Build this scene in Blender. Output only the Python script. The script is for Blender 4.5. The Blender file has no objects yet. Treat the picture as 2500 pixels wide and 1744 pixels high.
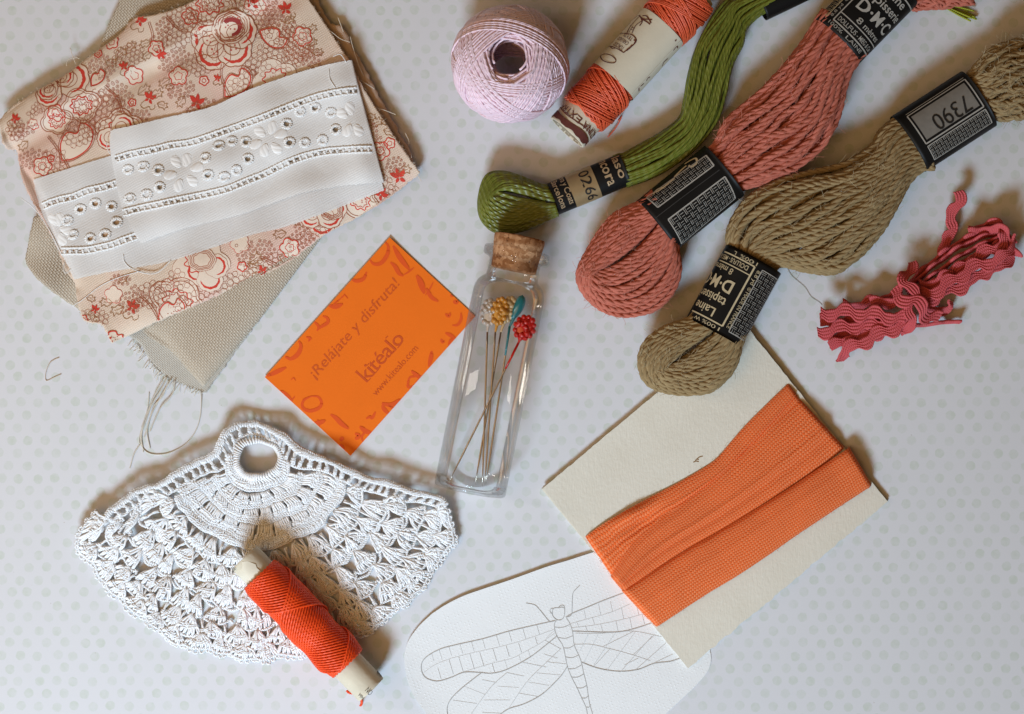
import bpy, bmesh, math, random
import numpy as np
from mathutils import Vector

# ------------------------------------------------------------------ scale
S = 0.00012            # metres per pixel of the 2500 x 1744 photograph (the table is about 0.30 m wide in view)
HC = 5000.0            # camera height in the same unit (0.60 m)
random.seed(7)
rng = np.random.default_rng(7)
scene = bpy.context.scene
COL = scene.collection
PI = math.pi

# ------------------------------------------------------------------ camera
cam = bpy.data.cameras.new('Camera')
cam.sensor_width = 36.0
cam.lens = 36.0 * HC / 2500.0
cam.clip_start = 0.02
cam.clip_end = 20
camo = bpy.data.objects.new('Camera', cam)
camo.location = (0, 0, HC * S)
COL.objects.link(camo)
scene.camera = camo

# ------------------------------------------------------------------ light
world = bpy.data.worlds.new('World')
scene.world = world
world.use_nodes = True
bg = world.node_tree.nodes['Background']
bg.inputs[0].default_value = (1.0, 0.60, 0.26, 1)
bg.inputs[1].default_value = 0.11

def area(name, loc, target, sx, sy, power, col):
    l = bpy.data.lights.new(name, 'AREA')
    l.shape = 'RECTANGLE'; l.size = sx; l.size_y = sy; l.energy = power; l.color = col
    o = bpy.data.objects.new(name, l); COL.objects.link(o)
    o.location = loc
    o.rotation_euler = (Vector(target) - Vector(loc)).to_track_quat('-Z', 'Y').to_euler()
    return o
wl = area('window_light', (-0.22, -0.62, 0.50), (-0.05, -0.04, 0), 0.23, 0.17, 2.95, (0.64, 0.84, 1.03))
wl.data.spread = math.radians(110)
area('room_lamp', (-0.30, -0.16, 0.62), (-0.04, 0, 0), 0.50, 0.50, 1.45, (1.0, 0.56, 0.20))
area('side_light', (-0.60, 0.10, 0.34), (0, 0, 0), 0.016, 0.40, 0.6, (1.0, 0.92, 0.82))

vs = scene.view_settings
vs.view_transform = 'Standard'; vs.look = 'None'; vs.exposure = 0.0; vs.gamma = 1.0
vs.use_curve_mapping = False
scene.cycles.use_denoising = True
scene.cycles.max_bounces = 12
scene.cycles.diffuse_bounces = 6
scene.cycles.transmission_bounces = 10
scene.cycles.transparent_max_bounces = 16
scene.cycles.sample_clamp_indirect = 6.0

# ------------------------------------------------------------------ tracing frames
def cv(ox, oy, s):
    return lambda pts: np.array(pts, float) / s + np.array([ox, oy], float)
A = cv(0, 0, 2.165); B = cv(0, 440, 2.165); C = cv(1060, 0, 3.081); D = cv(1740, 0, 3.021)
E = cv(1140, 340, 3.081); F = cv(1500, 380, 2.584); G = cv(1940, 440, 3.3375)
Hh = cv(620, 560, 2.355); I = cv(160, 1000, 2.153); J = cv(540, 1300, 3.609)
K = cv(960, 1340, 2.944); L = cv(1300, 840, 2.002)

# ------------------------------------------------------------------ colour
def srgb(r, g, b):
    def f(c):
        c /= 255.0
        return c / 12.92 if c <= 0.04045 else ((c + 0.055) / 1.055) ** 2.4
    return (f(r), f(g), f(b), 1.0)

# ------------------------------------------------------------------ materials
class NT:
    def __init__(self, name):
        self.m = bpy.data.materials.new(name)
        self.m.use_nodes = True
        self.t = self.m.node_tree
        self.b = self.t.nodes['Principled BSDF']
        self.out = self.t.nodes['Material Output']
    def n(self, kind, **kw):
        nd = self.t.nodes.new(kind)
        for k, v in kw.items(): setattr(nd, k, v)
        return nd
    def l(self, a, b): self.t.links.new(a, b)
    def val(self, sock, v):
        if hasattr(v, 'is_linked') or hasattr(v, 'links'): self.l(v, sock)
        else: sock.default_value = v
    def math(self, op, a, b=0.0, c=None, clamp=False):
        nd = self.n('ShaderNodeMath', operation=op); nd.use_clamp = clamp
        self.val(nd.inputs[0], a); self.val(nd.inputs[1], b)
        if c is not None: self.val(nd.inputs[2], c)
        return nd.outputs[0]
    def px(self):                       # object coordinates in photo pixels
        tc = self.n('ShaderNodeTexCoord')
        v = self.n('ShaderNodeVectorMath', operation='SCALE'); v.inputs['Scale'].default_value = 1.0 / S
        self.l(tc.outputs['Object'], v.inputs[0])
        return v.outputs[0]
    def noise(self, vec, period, detail=3.0, rough=0.55):
        nd = self.n('ShaderNodeTexNoise')
        nd.inputs['Scale'].default_value = 1.0 / period
        nd.inputs['Detail'].default_value = detail; nd.inputs['Roughness'].default_value = rough
        self.l(vec, nd.inputs['Vector'])
        return nd.outputs[0]
    def mixc(self, fac, a, b):
        nd = self.n('ShaderNodeMix', data_type='RGBA')
        self.val(nd.inputs[0], fac)
        for i, c in ((6, a), (7, b)):
            if isinstance(c, tuple): nd.inputs[i].default_value = c
            else: self.l(c, nd.inputs[i])
        return nd.outputs[2]
    def smooth(self, x, lo, hi, a=0.0, b=1.0):
        nd = self.n('ShaderNodeMapRange'); nd.interpolation_type = 'SMOOTHSTEP'
        self.l(x, nd.inputs[0])
        for i, v in ((1, lo), (2, hi), (3, a), (4, b)): nd.inputs[i].default_value = v
        return nd.outputs[0]
    def sep(self, vec):
        nd = self.n('ShaderNodeSeparateXYZ'); self.l(vec, nd.inputs[0]); return nd.outputs
    def uv(self):
        return self.n('ShaderNodeTexCoord').outputs['UV']
    def bump(self, h, strength, dist_px):
        nd = self.n('ShaderNodeBump')
        nd.inputs['Strength'].default_value = strength
        nd.inputs['Distance'].default_value = dist_px * S
        self.l(h, nd.inputs['Height'])
        self.l(nd.outputs[0], self.b.inputs['Normal'])
    def base(self, c, rough=0.8, spec=0.3, sheen=0.0):
        if isinstance(c, tuple): self.b.inputs['Base Color'].default_value = c
        else: self.l(c, self.b.inputs['Base Color'])
        self.b.inputs['Roughness'].default_value = rough
        self.b.inputs['Specular IOR Level'].default_value = spec
        if sheen:
            self.b.inputs['Sheen Weight'].default_value = sheen
            self.b.inputs['Sheen Roughness'].default_value = 0.5

def shade(c, k): return (c[0] * k, c[1] * k, c[2] * k, 1.0)

def mat_plain(name, c, rough=0.75, var=0.12, period=40, spec=0.3, bump=0.0, bperiod=6, metallic=0.0, sheen=0.0):
    t = NT(name); v = t.px()
    n = t.noise(v, period, 4.0)
    t.base(t.mixc(n, shade(c, 1 - var), shade(c, 1 + var)), rough, spec, sheen)
    t.b.inputs['Metallic'].default_value = metallic
    if bump: t.bump(t.noise(v, bperiod, 3.0), bump, 2.0)
    return t.m

def mat_weave(name, c, p, ang=0.0, var=0.10, bump=0.6, uvmode=False, c2=None, sheen=0.0, translucent=0.0, hole=0.0, wash=None, slub=0.0, tl=0.0):
    """plain woven cloth; p = thread period in px"""
    t = NT(name); v = t.px()
    src = v
    if uvmode: src = t.uv()
    mp = t.n('ShaderNodeMapping'); t.l(src, mp.inputs['Vector']); mp.inputs['Rotation'].default_value[2] = ang
    # a little warping so threads are not ruler straight
    wob = t.n('ShaderNodeTexNoise'); wob.inputs['Scale'].default_value = 1.0 / (p * 9); t.l(mp.outputs[0], wob.inputs['Vector'])
    wv = t.n('ShaderNodeVectorMath', operation='MULTIPLY_ADD')
    t.l(wob.outputs['Color'], wv.inputs[0]); wv.inputs[1].default_value = (p * (2.6 if uvmode else 1.2),) * 3; t.l(mp.outputs[0], wv.inputs[2])
    x, y, z = t.sep(wv.outputs[0])
    k = PI / p
    sx = t.math('SINE', t.math('MULTIPLY', x, k)); sy = t.math('SINE', t.math('MULTIPLY', y, k))
    ax = t.math('ABSOLUTE', sx); ay = t.math('ABSOLUTE', sy)
    over = t.math('MULTIPLY', sx, sy)                     # checker sign
    ov = t.smooth(over, -0.25, 0.25)
    h = t.math('ADD', t.math('MULTIPLY', ay, ov), t.math('MULTIPLY', ax, t.math('SUBTRACT', 1.0, ov)))
    n1 = t.noise(v, 60, 4.0); n2 = t.noise(v, 9, 2.0)
    col = t.mixc(n1, shade(c, 1 - var), shade(c, 1 + var))
    if wash is not None:
        col = t.mixc(t.smooth(t.noise(v, 170, 2.0), 0.45, 0.68), col, wash)
    if c2 is not None:
        f = t.smooth(ov, 0.2, 0.8)
        col = t.mixc(t.math('MULTIPLY', f, 0.6), col, c2)
    if slub:
        sl = t.n('ShaderNodeMapping'); t.l(wv.outputs[0], sl.inputs['Vector']); sl.inputs['Scale'].default_value = (0.12, 1.0, 1.0)
        sn = t.noise(sl.outputs[0], p * 1.3, 2.0)
        col = t.mixc(t.math('MULTIPLY', sn, slub), col, shade(c, 0.55))
    t.base(col, 0.85, 0.2, sheen)
    hh = t.math('ADD', h, t.math('MULTIPLY', n2, 0.5))
    t.bump(hh, bump, p * 0.35)
    last = t.b.outputs[0]
    if hole > 0:
        gap = t.math('MULTIPLY', t.smooth(ax, 0.0, 0.55, 1.0, 0.0), t.smooth(ay, 0.0, 0.55, 1.0, 0.0))
        gap = t.math('MULTIPLY', gap, hole)
        tr = t.n('ShaderNodeBsdfTransparent'); mx = t.n('ShaderNodeMixShader')
        t.l(gap, mx.inputs[0]); t.l(last, mx.inputs[1]); t.l(tr.outputs[0], mx.inputs[2]); last = mx.outputs[0]
    if tl > 0:
        tb = t.n('ShaderNodeBsdfTranslucent'); t.l(col, tb.inputs['Color']); mx = t.n('ShaderNodeMixShader'); mx.inputs[0].default_value = tl
        t.l(last, mx.inputs[1]); t.l(tb.outputs[0], mx.inputs[2]); last = mx.outputs[0]
    if translucent > 0:
        tl = t.n('ShaderNodeBsdfTransparent'); mx = t.n('ShaderNodeMixShader'); mx.inputs[0].default_value = translucent
        t.l(last, mx.inputs[1]); t.l(tl.outputs[0], mx.inputs[2]); last = mx.outputs[0]
    t.l(last, t.out.inputs['Surface'])
    return t.m

def mat_thread(name, c, pitch=8.0, strands=2.0, var=0.12, rough=0.5, spec=0.3, bump=0.7, amp=1.2, sheen=0.0, period=60, c2=None):
    """twisted thread: UV.x runs once round, UV.y is length in px"""
    t = NT(name); v = t.px()
    u = t.sep(t.uv())
    ph = t.math('ADD', t.math('MULTIPLY', u[0], 2 * PI * strands), t.math('MULTIPLY', u[1], 2 * PI * strands / pitch / 1.0))
    s = t.math('ABSOLUTE', t.math('SINE', t.math('MULTIPLY', ph, 0.5)))
    n = t.noise(v, period, 3.0)
    col = t.mixc(n, shade(c, 1 - var), shade(c2 or c, 1 + var))
    t.base(col, rough, spec, sheen)
    t.bump(s, bump, amp)
    return t.m

# ------------------------------------------------------------------ object helpers
class Thing:
    pass
def thing(name, label, cat, at, group=None, k=1.0, z=0.0, mesh=None):
    """an Empty at the thing's base that parents its parts"""
    t = Thing(); t.k = k
    t.x0, t.y0, t.z0 = float(at[0]), float(at[1]), z
    o = bpy.data.objects.new(name, None)
    o.empty_display_size = 0.005
    bx = (1250 + (t.x0 - 1250) * k - 1250) * S; by = (872 - (872 + (t.y0 - 872) * k)) * S
    t.base = np.array([bx, by, z * S])
    o.location = t.base
    o['label'] = label; o['category'] = cat
    if group: o['group'] = group
    COL.objects.link(o)
    t.o = o
    return t

def wpt(P, k=1.0):
    P = np.asarray(P, float)
    out = np.empty_like(P)
    out[:, 0] = (P[:, 0] - 1250) * k * S
    out[:, 1] = (872 - P[:, 1]) * k * S
    out[:, 2] = P[:, 2] * S
    return out

def mesh_data(name, V, Fc, uv=None, smooth=True):
    me = bpy.data.meshes.new(name)
    Fc = np.asarray(Fc, np.int32)
    nv, (nf, fs) = len(V), Fc.shape
    me.vertices.add(nv); me.vertices.foreach_set('co', np.asarray(V, np.float32).ravel())
    me.loops.add(nf * fs); me.loops.foreach_set('vertex_index', Fc[:, ::-1].ravel())
    me.polygons.add(nf)
    me.polygons.foreach_set('loop_start', np.arange(0, nf * fs, fs, dtype=np.int32))
    me.polygons.foreach_set('loop_total', np.full(nf, fs, np.int32))
    me.polygons.foreach_set('use_smooth', np.full(nf, bool(smooth)))
    if uv is not None:
        ul = me.uv_layers.new(name='UVMap')
        ul.data.foreach_set('uv', np.asarray(uv, np.float32).reshape(nf, fs, 2)[:, ::-1].ravel())
    me.update(calc_edges=True)
    return me

def mk(name, V, Fc, mat, parent=None, uv=None, smooth=True, label=None, kind=None, sub=None, k=None):
    t = parent
    k = (t.k if t else 1.0) if k is None else k
    W = wpt(V, k)
    if t is not None: W = W - t.base
    me = mesh_data(name, W, Fc, uv, smooth)
    me.materials.append(mat)
    o = bpy.data.objects.new(name, me)
    COL.objects.link(o)
    if sub is not None: o.parent = sub
    elif t is not None: o.parent = t.o
    if label: o['label'] = label
    if kind: o['kind'] = kind
    return o

class MB:
    """collects equal-sided faces"""
    def __init__(self): self.V = []; self.F = []; self.U = []; self.n = 0
    def add(self, V, Fc, U=None):
        Fc = np.asarray(Fc, np.int64)
        self.V.append(np.asarray(V, float)); self.F.append(Fc + self.n); self.n += len(V)
        self.U.append(np.zeros((Fc.shape[0], Fc.shape[1], 2)) if U is None else np.asarray(U, float).reshape(Fc.shape[0], Fc.shape[1], 2))
        return self
    def build(self, name, mat, parent=None, **kw):
        return mk(name, np.concatenate(self.V), np.concatenate(self.F), mat, parent, uv=np.concatenate(self.U), **kw)

# ------------------------------------------------------------------ curves
def spl(P, n=None, step=None, closed=False):
    """Catmull-Rom through P, evenly resampled"""
    P = np.asarray(P, float)
    if closed: Q = np.vstack([P[-1], P, P[0], P[1]])
    else: Q = np.vstack([2 * P[0] - P[1], P, 2 * P[-1] - P[-2]])
    out = []
    m = 14
    for i in range(1, len(Q) - 2):
        p0, p1, p2, p3 = Q[i - 1], Q[i], Q[i + 1], Q[i + 2]
        t = np.linspace(0, 1, m, endpoint=False)[:, None]
        out.append(0.5 * (2 * p1 + (-p0 + p2) * t + (2 * p0 - 5 * p1 + 4 * p2 - p3) * t ** 2 + (-p0 + 3 * p1 - 3 * p2 + p3) * t ** 3))
    out.append(Q[-2][None])
    return resamp(np.vstack(out), n, step)
def resamp(P, n=None, step=None):
    P = np.asarray(P, float)
    d = np.r_[0, np.cumsum(np.linalg.norm(np.diff(P, axis=0), axis=1))]
    if n is None: n = max(3, int(round(d[-1] / step)) + 1)
    s = np.linspace(0, d[-1], n)
    return np.stack([np.interp(s, d, P[:, i]) for i in range(P.shape[1])], 1)
def with_z(P, z):
    P = np.asarray(P, float)
    return np.column_stack([P[:, :2], np.broadcast_to(z, (len(P),))])
def frames(P, ref=(0, 0, 1), closed=False):
    P = np.asarray(P, float)
    if closed: T = np.roll(P, -1, 0) - np.roll(P, 1, 0)
    else: T = np.gradient(P, axis=0)
    T /= np.linalg.norm(T, axis=1, keepdims=True) + 1e-9
    R = np.broadcast_to(np.asarray(ref, float), P.shape)
    n1 = np.cross(T, R); ln = np.linalg.norm(n1, axis=1, keepdims=True)
    alt = np.cross(T, np.array([1.0, 0.31, 0.0]))
    n1 = np.where(ln < 0.08, alt, n1)
    n1 /= np.linalg.norm(n1, axis=1, keepdims=True) + 1e-9
    n2 = np.cross(n1, T)
    return T, n1, n2
def tube(P, r, sides=6, ref=(0, 0, 1), closed=False, flat=1.0, caps=True):
    P = np.asarray(P, float); N = len(P)
    T, n1, n2 = frames(P, ref, closed)
    r = np.broadcast_to(np.asarray(r, float), (N,)).copy()
    if caps and not closed:
        P = np.vstack([P[0] - T[0] * r[0] * 0.3, P, P[-1] + T[-1] * r[-1] * 0.3])
        n1 = np.vstack([n1[0], n1, n1[-1]]); n2 = np.vstack([n2[0], n2, n2[-1]])
        r = np.r_[0.05 * r[0], r, 0.05 * r[-1]]; N += 2
    a = np.arange(sides) * 2 * PI / sides
    V = P[:, None] + r[:, None, None] * (np.cos(a)[None, :, None] * n1[:, None] + flat * np.sin(a)[None, :, None] * n2[:, None])
    idx = np.arange(N * sides).reshape(N, sides)
    i2 = np.roll(idx, -1, 0) if closed else idx[1:]
    i1 = idx if closed else idx[:-1]
    Fq = np.stack([i1, np.roll(i1, -1, 1), np.roll(i2, -1, 1), i2], -1).reshape(-1, 4)
    d = np.r_[0, np.cumsum(np.linalg.norm(np.diff(P, axis=0), axis=1))]
    if closed: d = np.r_[d, d[-1] + np.linalg.norm(P[0] - P[-1])]
    M = len(i1)
    u0 = np.arange(sides) / sides; u1 = (np.arange(sides) + 1) / sides
    U = np.empty((M, sides, 4, 2))
    U[:, :, 0, 0] = u0; U[:, :, 1, 0] = u1; U[:, :, 2, 0] = u1; U[:, :, 3, 0] = u0
    U[:, :, 0, 1] = d[:M, None]; U[:, :, 1, 1] = d[:M, None]; U[:, :, 2, 1] = d[1:M + 1, None]; U[:, :, 3, 1] = d[1:M + 1, None]
    return V.reshape(-1, 3), Fq, U.reshape(-1, 4, 2)
def plied(P, rho, r, pitch, plies=3, sides=5, ref=(0, 0, 1), phase=0.0, mb=None, step=None):
    mb = mb or MB()
    P = resamp(P, step=step or pitch / 7.0)
    T, n1, n2 = frames(P, ref)
    d = np.r_[0, np.cumsum(np.linalg.norm(np.diff(P, axis=0), axis=1))]
    for k in range(plies):
        a = 2 * PI * (d / pitch + k / plies) + phase
        Q = P + rho * (np.cos(a)[:, None] * n1 + np.sin(a)[:, None] * n2)
        mb.add(*tube(Q, r, sides, ref))
    return mb
def grid_faces(nu, nv):
    i = np.arange(nu * nv).reshape(nu, nv)
    return np.stack([i[:-1, :-1], i[1:, :-1], i[1:, 1:], i[:-1, 1:]], -1).reshape(-1, 4)
def grid_uv(Uu, Vv):
    i = np.stack([Uu, Vv], -1)
    return np.stack([i[:-1, :-1], i[1:, :-1], i[1:, 1:], i[:-1, 1:]], 2).reshape(-1, 4, 2)
def coons(top, bot, nu, nv, left=None, right=None):
    """patch between four polylines; u along top/bot, v from top to bot"""
    top = resamp(top, nu); bot = resamp(bot, nu)
    left = resamp(left if left is not None else np.vstack([top[0], bot[0]]), nv)
    right = resamp(right if right is not None else np.vstack([top[-1], bot[-1]]), nv)
    u = np.linspace(0, 1, nu)[:, None, None]; v = np.linspace(0, 1, nv)[None, :, None]
    X = (1 - v) * top[:, None] + v * bot[:, None] + (1 - u) * left[None] + u * right[None]
    X -= (1 - u) * (1 - v) * top[0] + u * (1 - v) * top[-1] + (1 - u) * v * bot[0] + u * v * bot[-1]
    return X
def inside(P, poly):
    P = np.asarray(P, float); poly = np.asarray(poly, float)
    x, y = P[:, 0], P[:, 1]; r = np.zeros(len(P), bool)
    j = len(poly) - 1
    for i in range(len(poly)):
        xi, yi = poly[i]; xj, yj = poly[j]
        c = ((yi > y) != (yj > y)) & (x < (xj - xi) * (y - yi) / (yj - yi + 1e-12) + xi)
        r ^= c; j = i
    return r
def dist_poly(X, Y, P, signed=False):
    best = np.full(np.shape(X), 1e9); sg = np.zeros(np.shape(X))
    for a, b in zip(P[:-1], P[1:]):
        d = b - a; L2 = d @ d
        t = np.clip(((X - a[0]) * d[0] + (Y - a[1]) * d[1]) / L2, 0, 1)
        dx = X - a[0] - t * d[0]; dy = Y - a[1] - t * d[1]
        q = np.hypot(dx, dy); s = np.sign(d[0] * dy - d[1] * dx)
        m = q < best
        best = np.where(m, q, best); sg = np.where(m, s, sg)
    return best * sg if signed else best
def revolve(p0, d, prof, zc, sides=48, tilt=0.0):
    """surface of revolution about a horizontal axis: prof = [(s, r)], p0 2D start, d 2D unit"""
    prof = np.asarray(prof, float); d = np.asarray(d, float); n = np.array([-d[1], d[0]])
    a = np.arange(sides) * 2 * PI / sides
    s, r = prof[:, 0], prof[:, 1]
    xy = np.asarray(p0)[None, None] + d * s[:, None, None] + n * (r[:, None] * np.sin(a))[..., None]
    z = zc + r[:, None] * np.cos(a) + tilt * s[:, None]
    V = np.concatenate([xy, z[..., None]], -1)
    N = len(s); idx = np.arange(N * sides).reshape(N, sides)
    Fq = np.stack([idx[:-1], np.roll(idx, -1, 1)[:-1], np.roll(idx, -1, 1)[1:], idx[1:]], -1).reshape(-1, 4)
    u0 = np.arange(sides) / sides; u1 = u0 + 1.0 / sides
    U = np.empty((N - 1, sides, 4, 2))
    U[:, :, 0, 0] = u0; U[:, :, 1, 0] = u1; U[:, :, 2, 0] = u1; U[:, :, 3, 0] = u0
    U[:, :, 0, 1] = s[:-1, None]; U[:, :, 1, 1] = s[:-1, None]; U[:, :, 2, 1] = s[1:, None]; U[:, :, 3, 1] = s[1:, None]
    return V.reshape(-1, 3), Fq, U.reshape(-1, 4, 2)
class Cyl:
    """lying elliptic cylinder: maps (s along, arc across) to space"""
    def __init__(self, c0, c1, a, b, zc):
        self.p0 = np.asarray(c0, float); v = np.asarray(c1, float) - self.p0
        self.len = np.linalg.norm(v); self.d = v / self.len; self.n = np.array([-self.d[1], self.d[0]])
        self.a, self.b, self.zc = a, b, zc
    def at(self, s, arc, off=0.0):
        s = np.asarray(s, float); ph = np.asarray(arc, float) / self.a
        e = 0.85                                        # slightly squarer than an ellipse
        sn, cs = np.sin(ph), np.cos(ph)
        lat = np.sign(sn) * np.abs(sn) ** e; up = np.sign(cs) * np.abs(cs) ** e
        xy = self.p0 + self.d * s[..., None] + self.n * ((self.a + off) * lat)[..., None]
        return np.concatenate([xy, (self.zc + (self.b + off) * up)[..., None]], -1)
    def inv(self, P):
        q = np.asarray(P, float) - self.p0
        s = q @ self.d; lat = np.clip((q @ self.n) / self.a, -0.999, 0.999)
        ph = np.arcsin(np.sign(lat) * np.abs(lat) ** (1 / 0.85))
        return np.column_stack([s, ph * self.a])

# ------------------------------------------------------------------ flat print (decals): tris in 2D mapped by f(P2)->P3
class Print:
    def __init__(self, f): self.f = f; self.V = []; self.T = []; self.n = 0; self.X = {}; self.base = 0.0
    def tri(self, V, T, explode=False):
        if len(T) == 0: return
        if explode:                                      # overlapping outlines inside a glyph must not be coplanar
            V = np.asarray(V, float)[np.asarray(T).ravel()]; m = len(T); T = np.arange(3 * m).reshape(m, 3)
            self.X[len(self.V)] = np.repeat((np.arange(m) % 9) * 0.05, 3)
        if self.base: self.X[len(self.V)] = self.X.get(len(self.V), 0.0) + np.full(len(V), self.base)
        self.V.append(np.asarray(V, float)); self.T.append(np.asarray(T, np.int64) + self.n); self.n += len(V)
    def stroke(self, P, w, closed=False, step=6.0):
        P = np.asarray(P, float)
        if closed: P = np.vstack([P, P[0]])
        P = resamp(P, step=step) if step else P
        T = np.gradient(P, axis=0); T /= np.linalg.norm(T, axis=1, keepdims=True) + 1e-9
        if closed: T[0] = T[-1] = (T[0] + T[-1]) / (np.linalg.norm(T[0] + T[-1]) + 1e-9)
        n = np.column_stack([-T[:, 1], T[:, 0]])
        w = np.broadcast_to(np.asarray(w, float), (len(P),))[:, None] * 0.5
        V = np.stack([P - n * w, P + n * w], 1).reshape(-1, 2)
        i = np.arange(len(P) - 1) * 2
        self.tri(V, np.concatenate([np.stack([i, i + 1, i + 3], 1), np.stack([i, i + 3, i + 2], 1)]))
    def fill(self, P, rings=None):
        if rings is None: rings = int(np.clip(np.ptp(np.asarray(P), axis=0).max() / 9, 2, 12))
        P = np.asarray(P, float); c = P.mean(0); m = len(P)
        V = [c[None]]; T = []
        for r in range(1, rings + 1): V.append(c + (P - c) * r / rings)
        j = np.arange(m); j2 = (j + 1) % m
        T.append(np.stack([np.zeros(m, int), 1 + j, 1 + j2], 1))
        for r in range(1, rings):
            a = 1 + (r - 1) * m; b = a + m
            T.append(np.stack([a + j, b + j, b + j2], 1)); T.append(np.stack([a + j, b + j2, a + j2], 1))
        self.tri(np.vstack(V), np.concatenate(T))
    def band(self, Pin, Pout):
        Pin = np.asarray(Pin, float); Pout = np.asarray(Pout, float)
        V = np.stack([Pin, Pout], 1).reshape(-1, 2); i = np.arange(len(Pin) - 1) * 2
        self.tri(V, np.concatenate([np.stack([i, i + 1, i + 3], 1), np.stack([i, i + 3, i + 2], 1)]))
    def text(self, s, o, ex, ey, size=None, length=None, bold=0.0, shear=0.0, spacing=1.0, height=None, clip=None):
        """o = left baseline point, ex / ey = unit reading and up vectors in print space; length fits the width"""
        V, T = text_mesh(s, bold, shear, spacing)
        if len(T) == 0: return
        w = V[:, 0].max() - V[:, 0].min()
        sy = size; sx = size
        if length is not None:
            sx = length / w
            if sy is None: sy = sx
        X = (V[:, 0] - V[:, 0].min()) * sx; Y = V[:, 1] * sy
        P = np.asarray(o, float) + X[:, None] * np.asarray(ex, float) + Y[:, None] * np.asarray(ey, float)
        if clip is not None:
            VV = []; TT = []
            for t in T:
                q = clip_poly([P[i] for i in t], clip)
                if len(q) >= 3:
                    b = len(VV); VV += q
                    TT += [(b, b + i, b + i + 1) for i in range(1, len(q) - 1)]
            if TT: self.tri(np.array(VV), np.array(TT))
            return
        self.tri(P, T, True)
    def build(self, name, mat, parent, keep=None, **kw):
        V = np.vstack(self.V); T = np.concatenate(self.T)
        lift = np.concatenate([(i % 23) * 0.04 + self.X.get(i, np.zeros(len(v))) for i, v in enumerate(self.V)])
        if keep is not None:
            T = T[keep(V[T].mean(1))]
        V3 = np.array(self.f(V)); V3[:, 2] += lift
        return mk(name, V3, T, mat, parent, smooth=True, **kw)
def clip_poly(q, poly):
    c = np.mean(poly, 0)
    for a, b in zip(poly, np.roll(poly, -1, 0)):
        nrm = np.array([-(b - a)[1], (b - a)[0]])
        if (c - a) @ nrm < 0: nrm = -nrm
        out = []
        for i in range(len(q)):
            p, r = q[i], q[(i + 1) % len(q)]
            dp, dr = (p - a) @ nrm, (r - a) @ nrm
            if dp >= 0: out.append(p)
            if (dp >= 0) != (dr >= 0): out.append(p + (r - p) * dp / (dp - dr))
        q = out
        if len(q) < 3: return []
    return q
_txt = {}
def text_mesh(s, bold=0.0, shear=0.0, spacing=1.0):
    key = (s, bold, shear, spacing)
    if key in _txt: return _txt[key]
    cu = bpy.data.curves.new('lettering', 'FONT'); cu.body = s; cu.size = 1.0; cu.offset = bold; cu.shear = shear
    cu.space_character = spacing; cu.resolution_u = 3; cu.fill_mode = 'FRONT'
    o = bpy.data.objects.new('lettering', cu); COL.objects.link(o)
    dg = bpy.context.evaluated_depsgraph_get()
    me = o.evaluated_get(dg).to_mesh()
    bm = bmesh.new(); bm.from_mesh(me); bmesh.ops.triangulate(bm, faces=bm.faces[:])
    V = np.array([v.co[:2] for v in bm.verts]) if len(bm.verts) else np.zeros((0, 2))
    T = np.array([[v.index for v in f.verts] for f in bm.faces], int).reshape(-1, 3)
    bm.free(); o.evaluated_get(dg).to_mesh_clear()
    bpy.data.objects.remove(o); bpy.data.curves.remove(cu)
    _txt[key] = (V, T)
    return V, T
def circ(c, r, n=12, ph=0.0, ry=None, rot=0.0):
    a = np.arange(n) * 2 * PI / n + ph
    x, y = r * np.cos(a), (ry if ry else r) * np.sin(a)
    return np.column_stack([c[0] + x * math.cos(rot) - y * math.sin(rot), c[1] + x * math.sin(rot) + y * math.cos(rot)])

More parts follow.
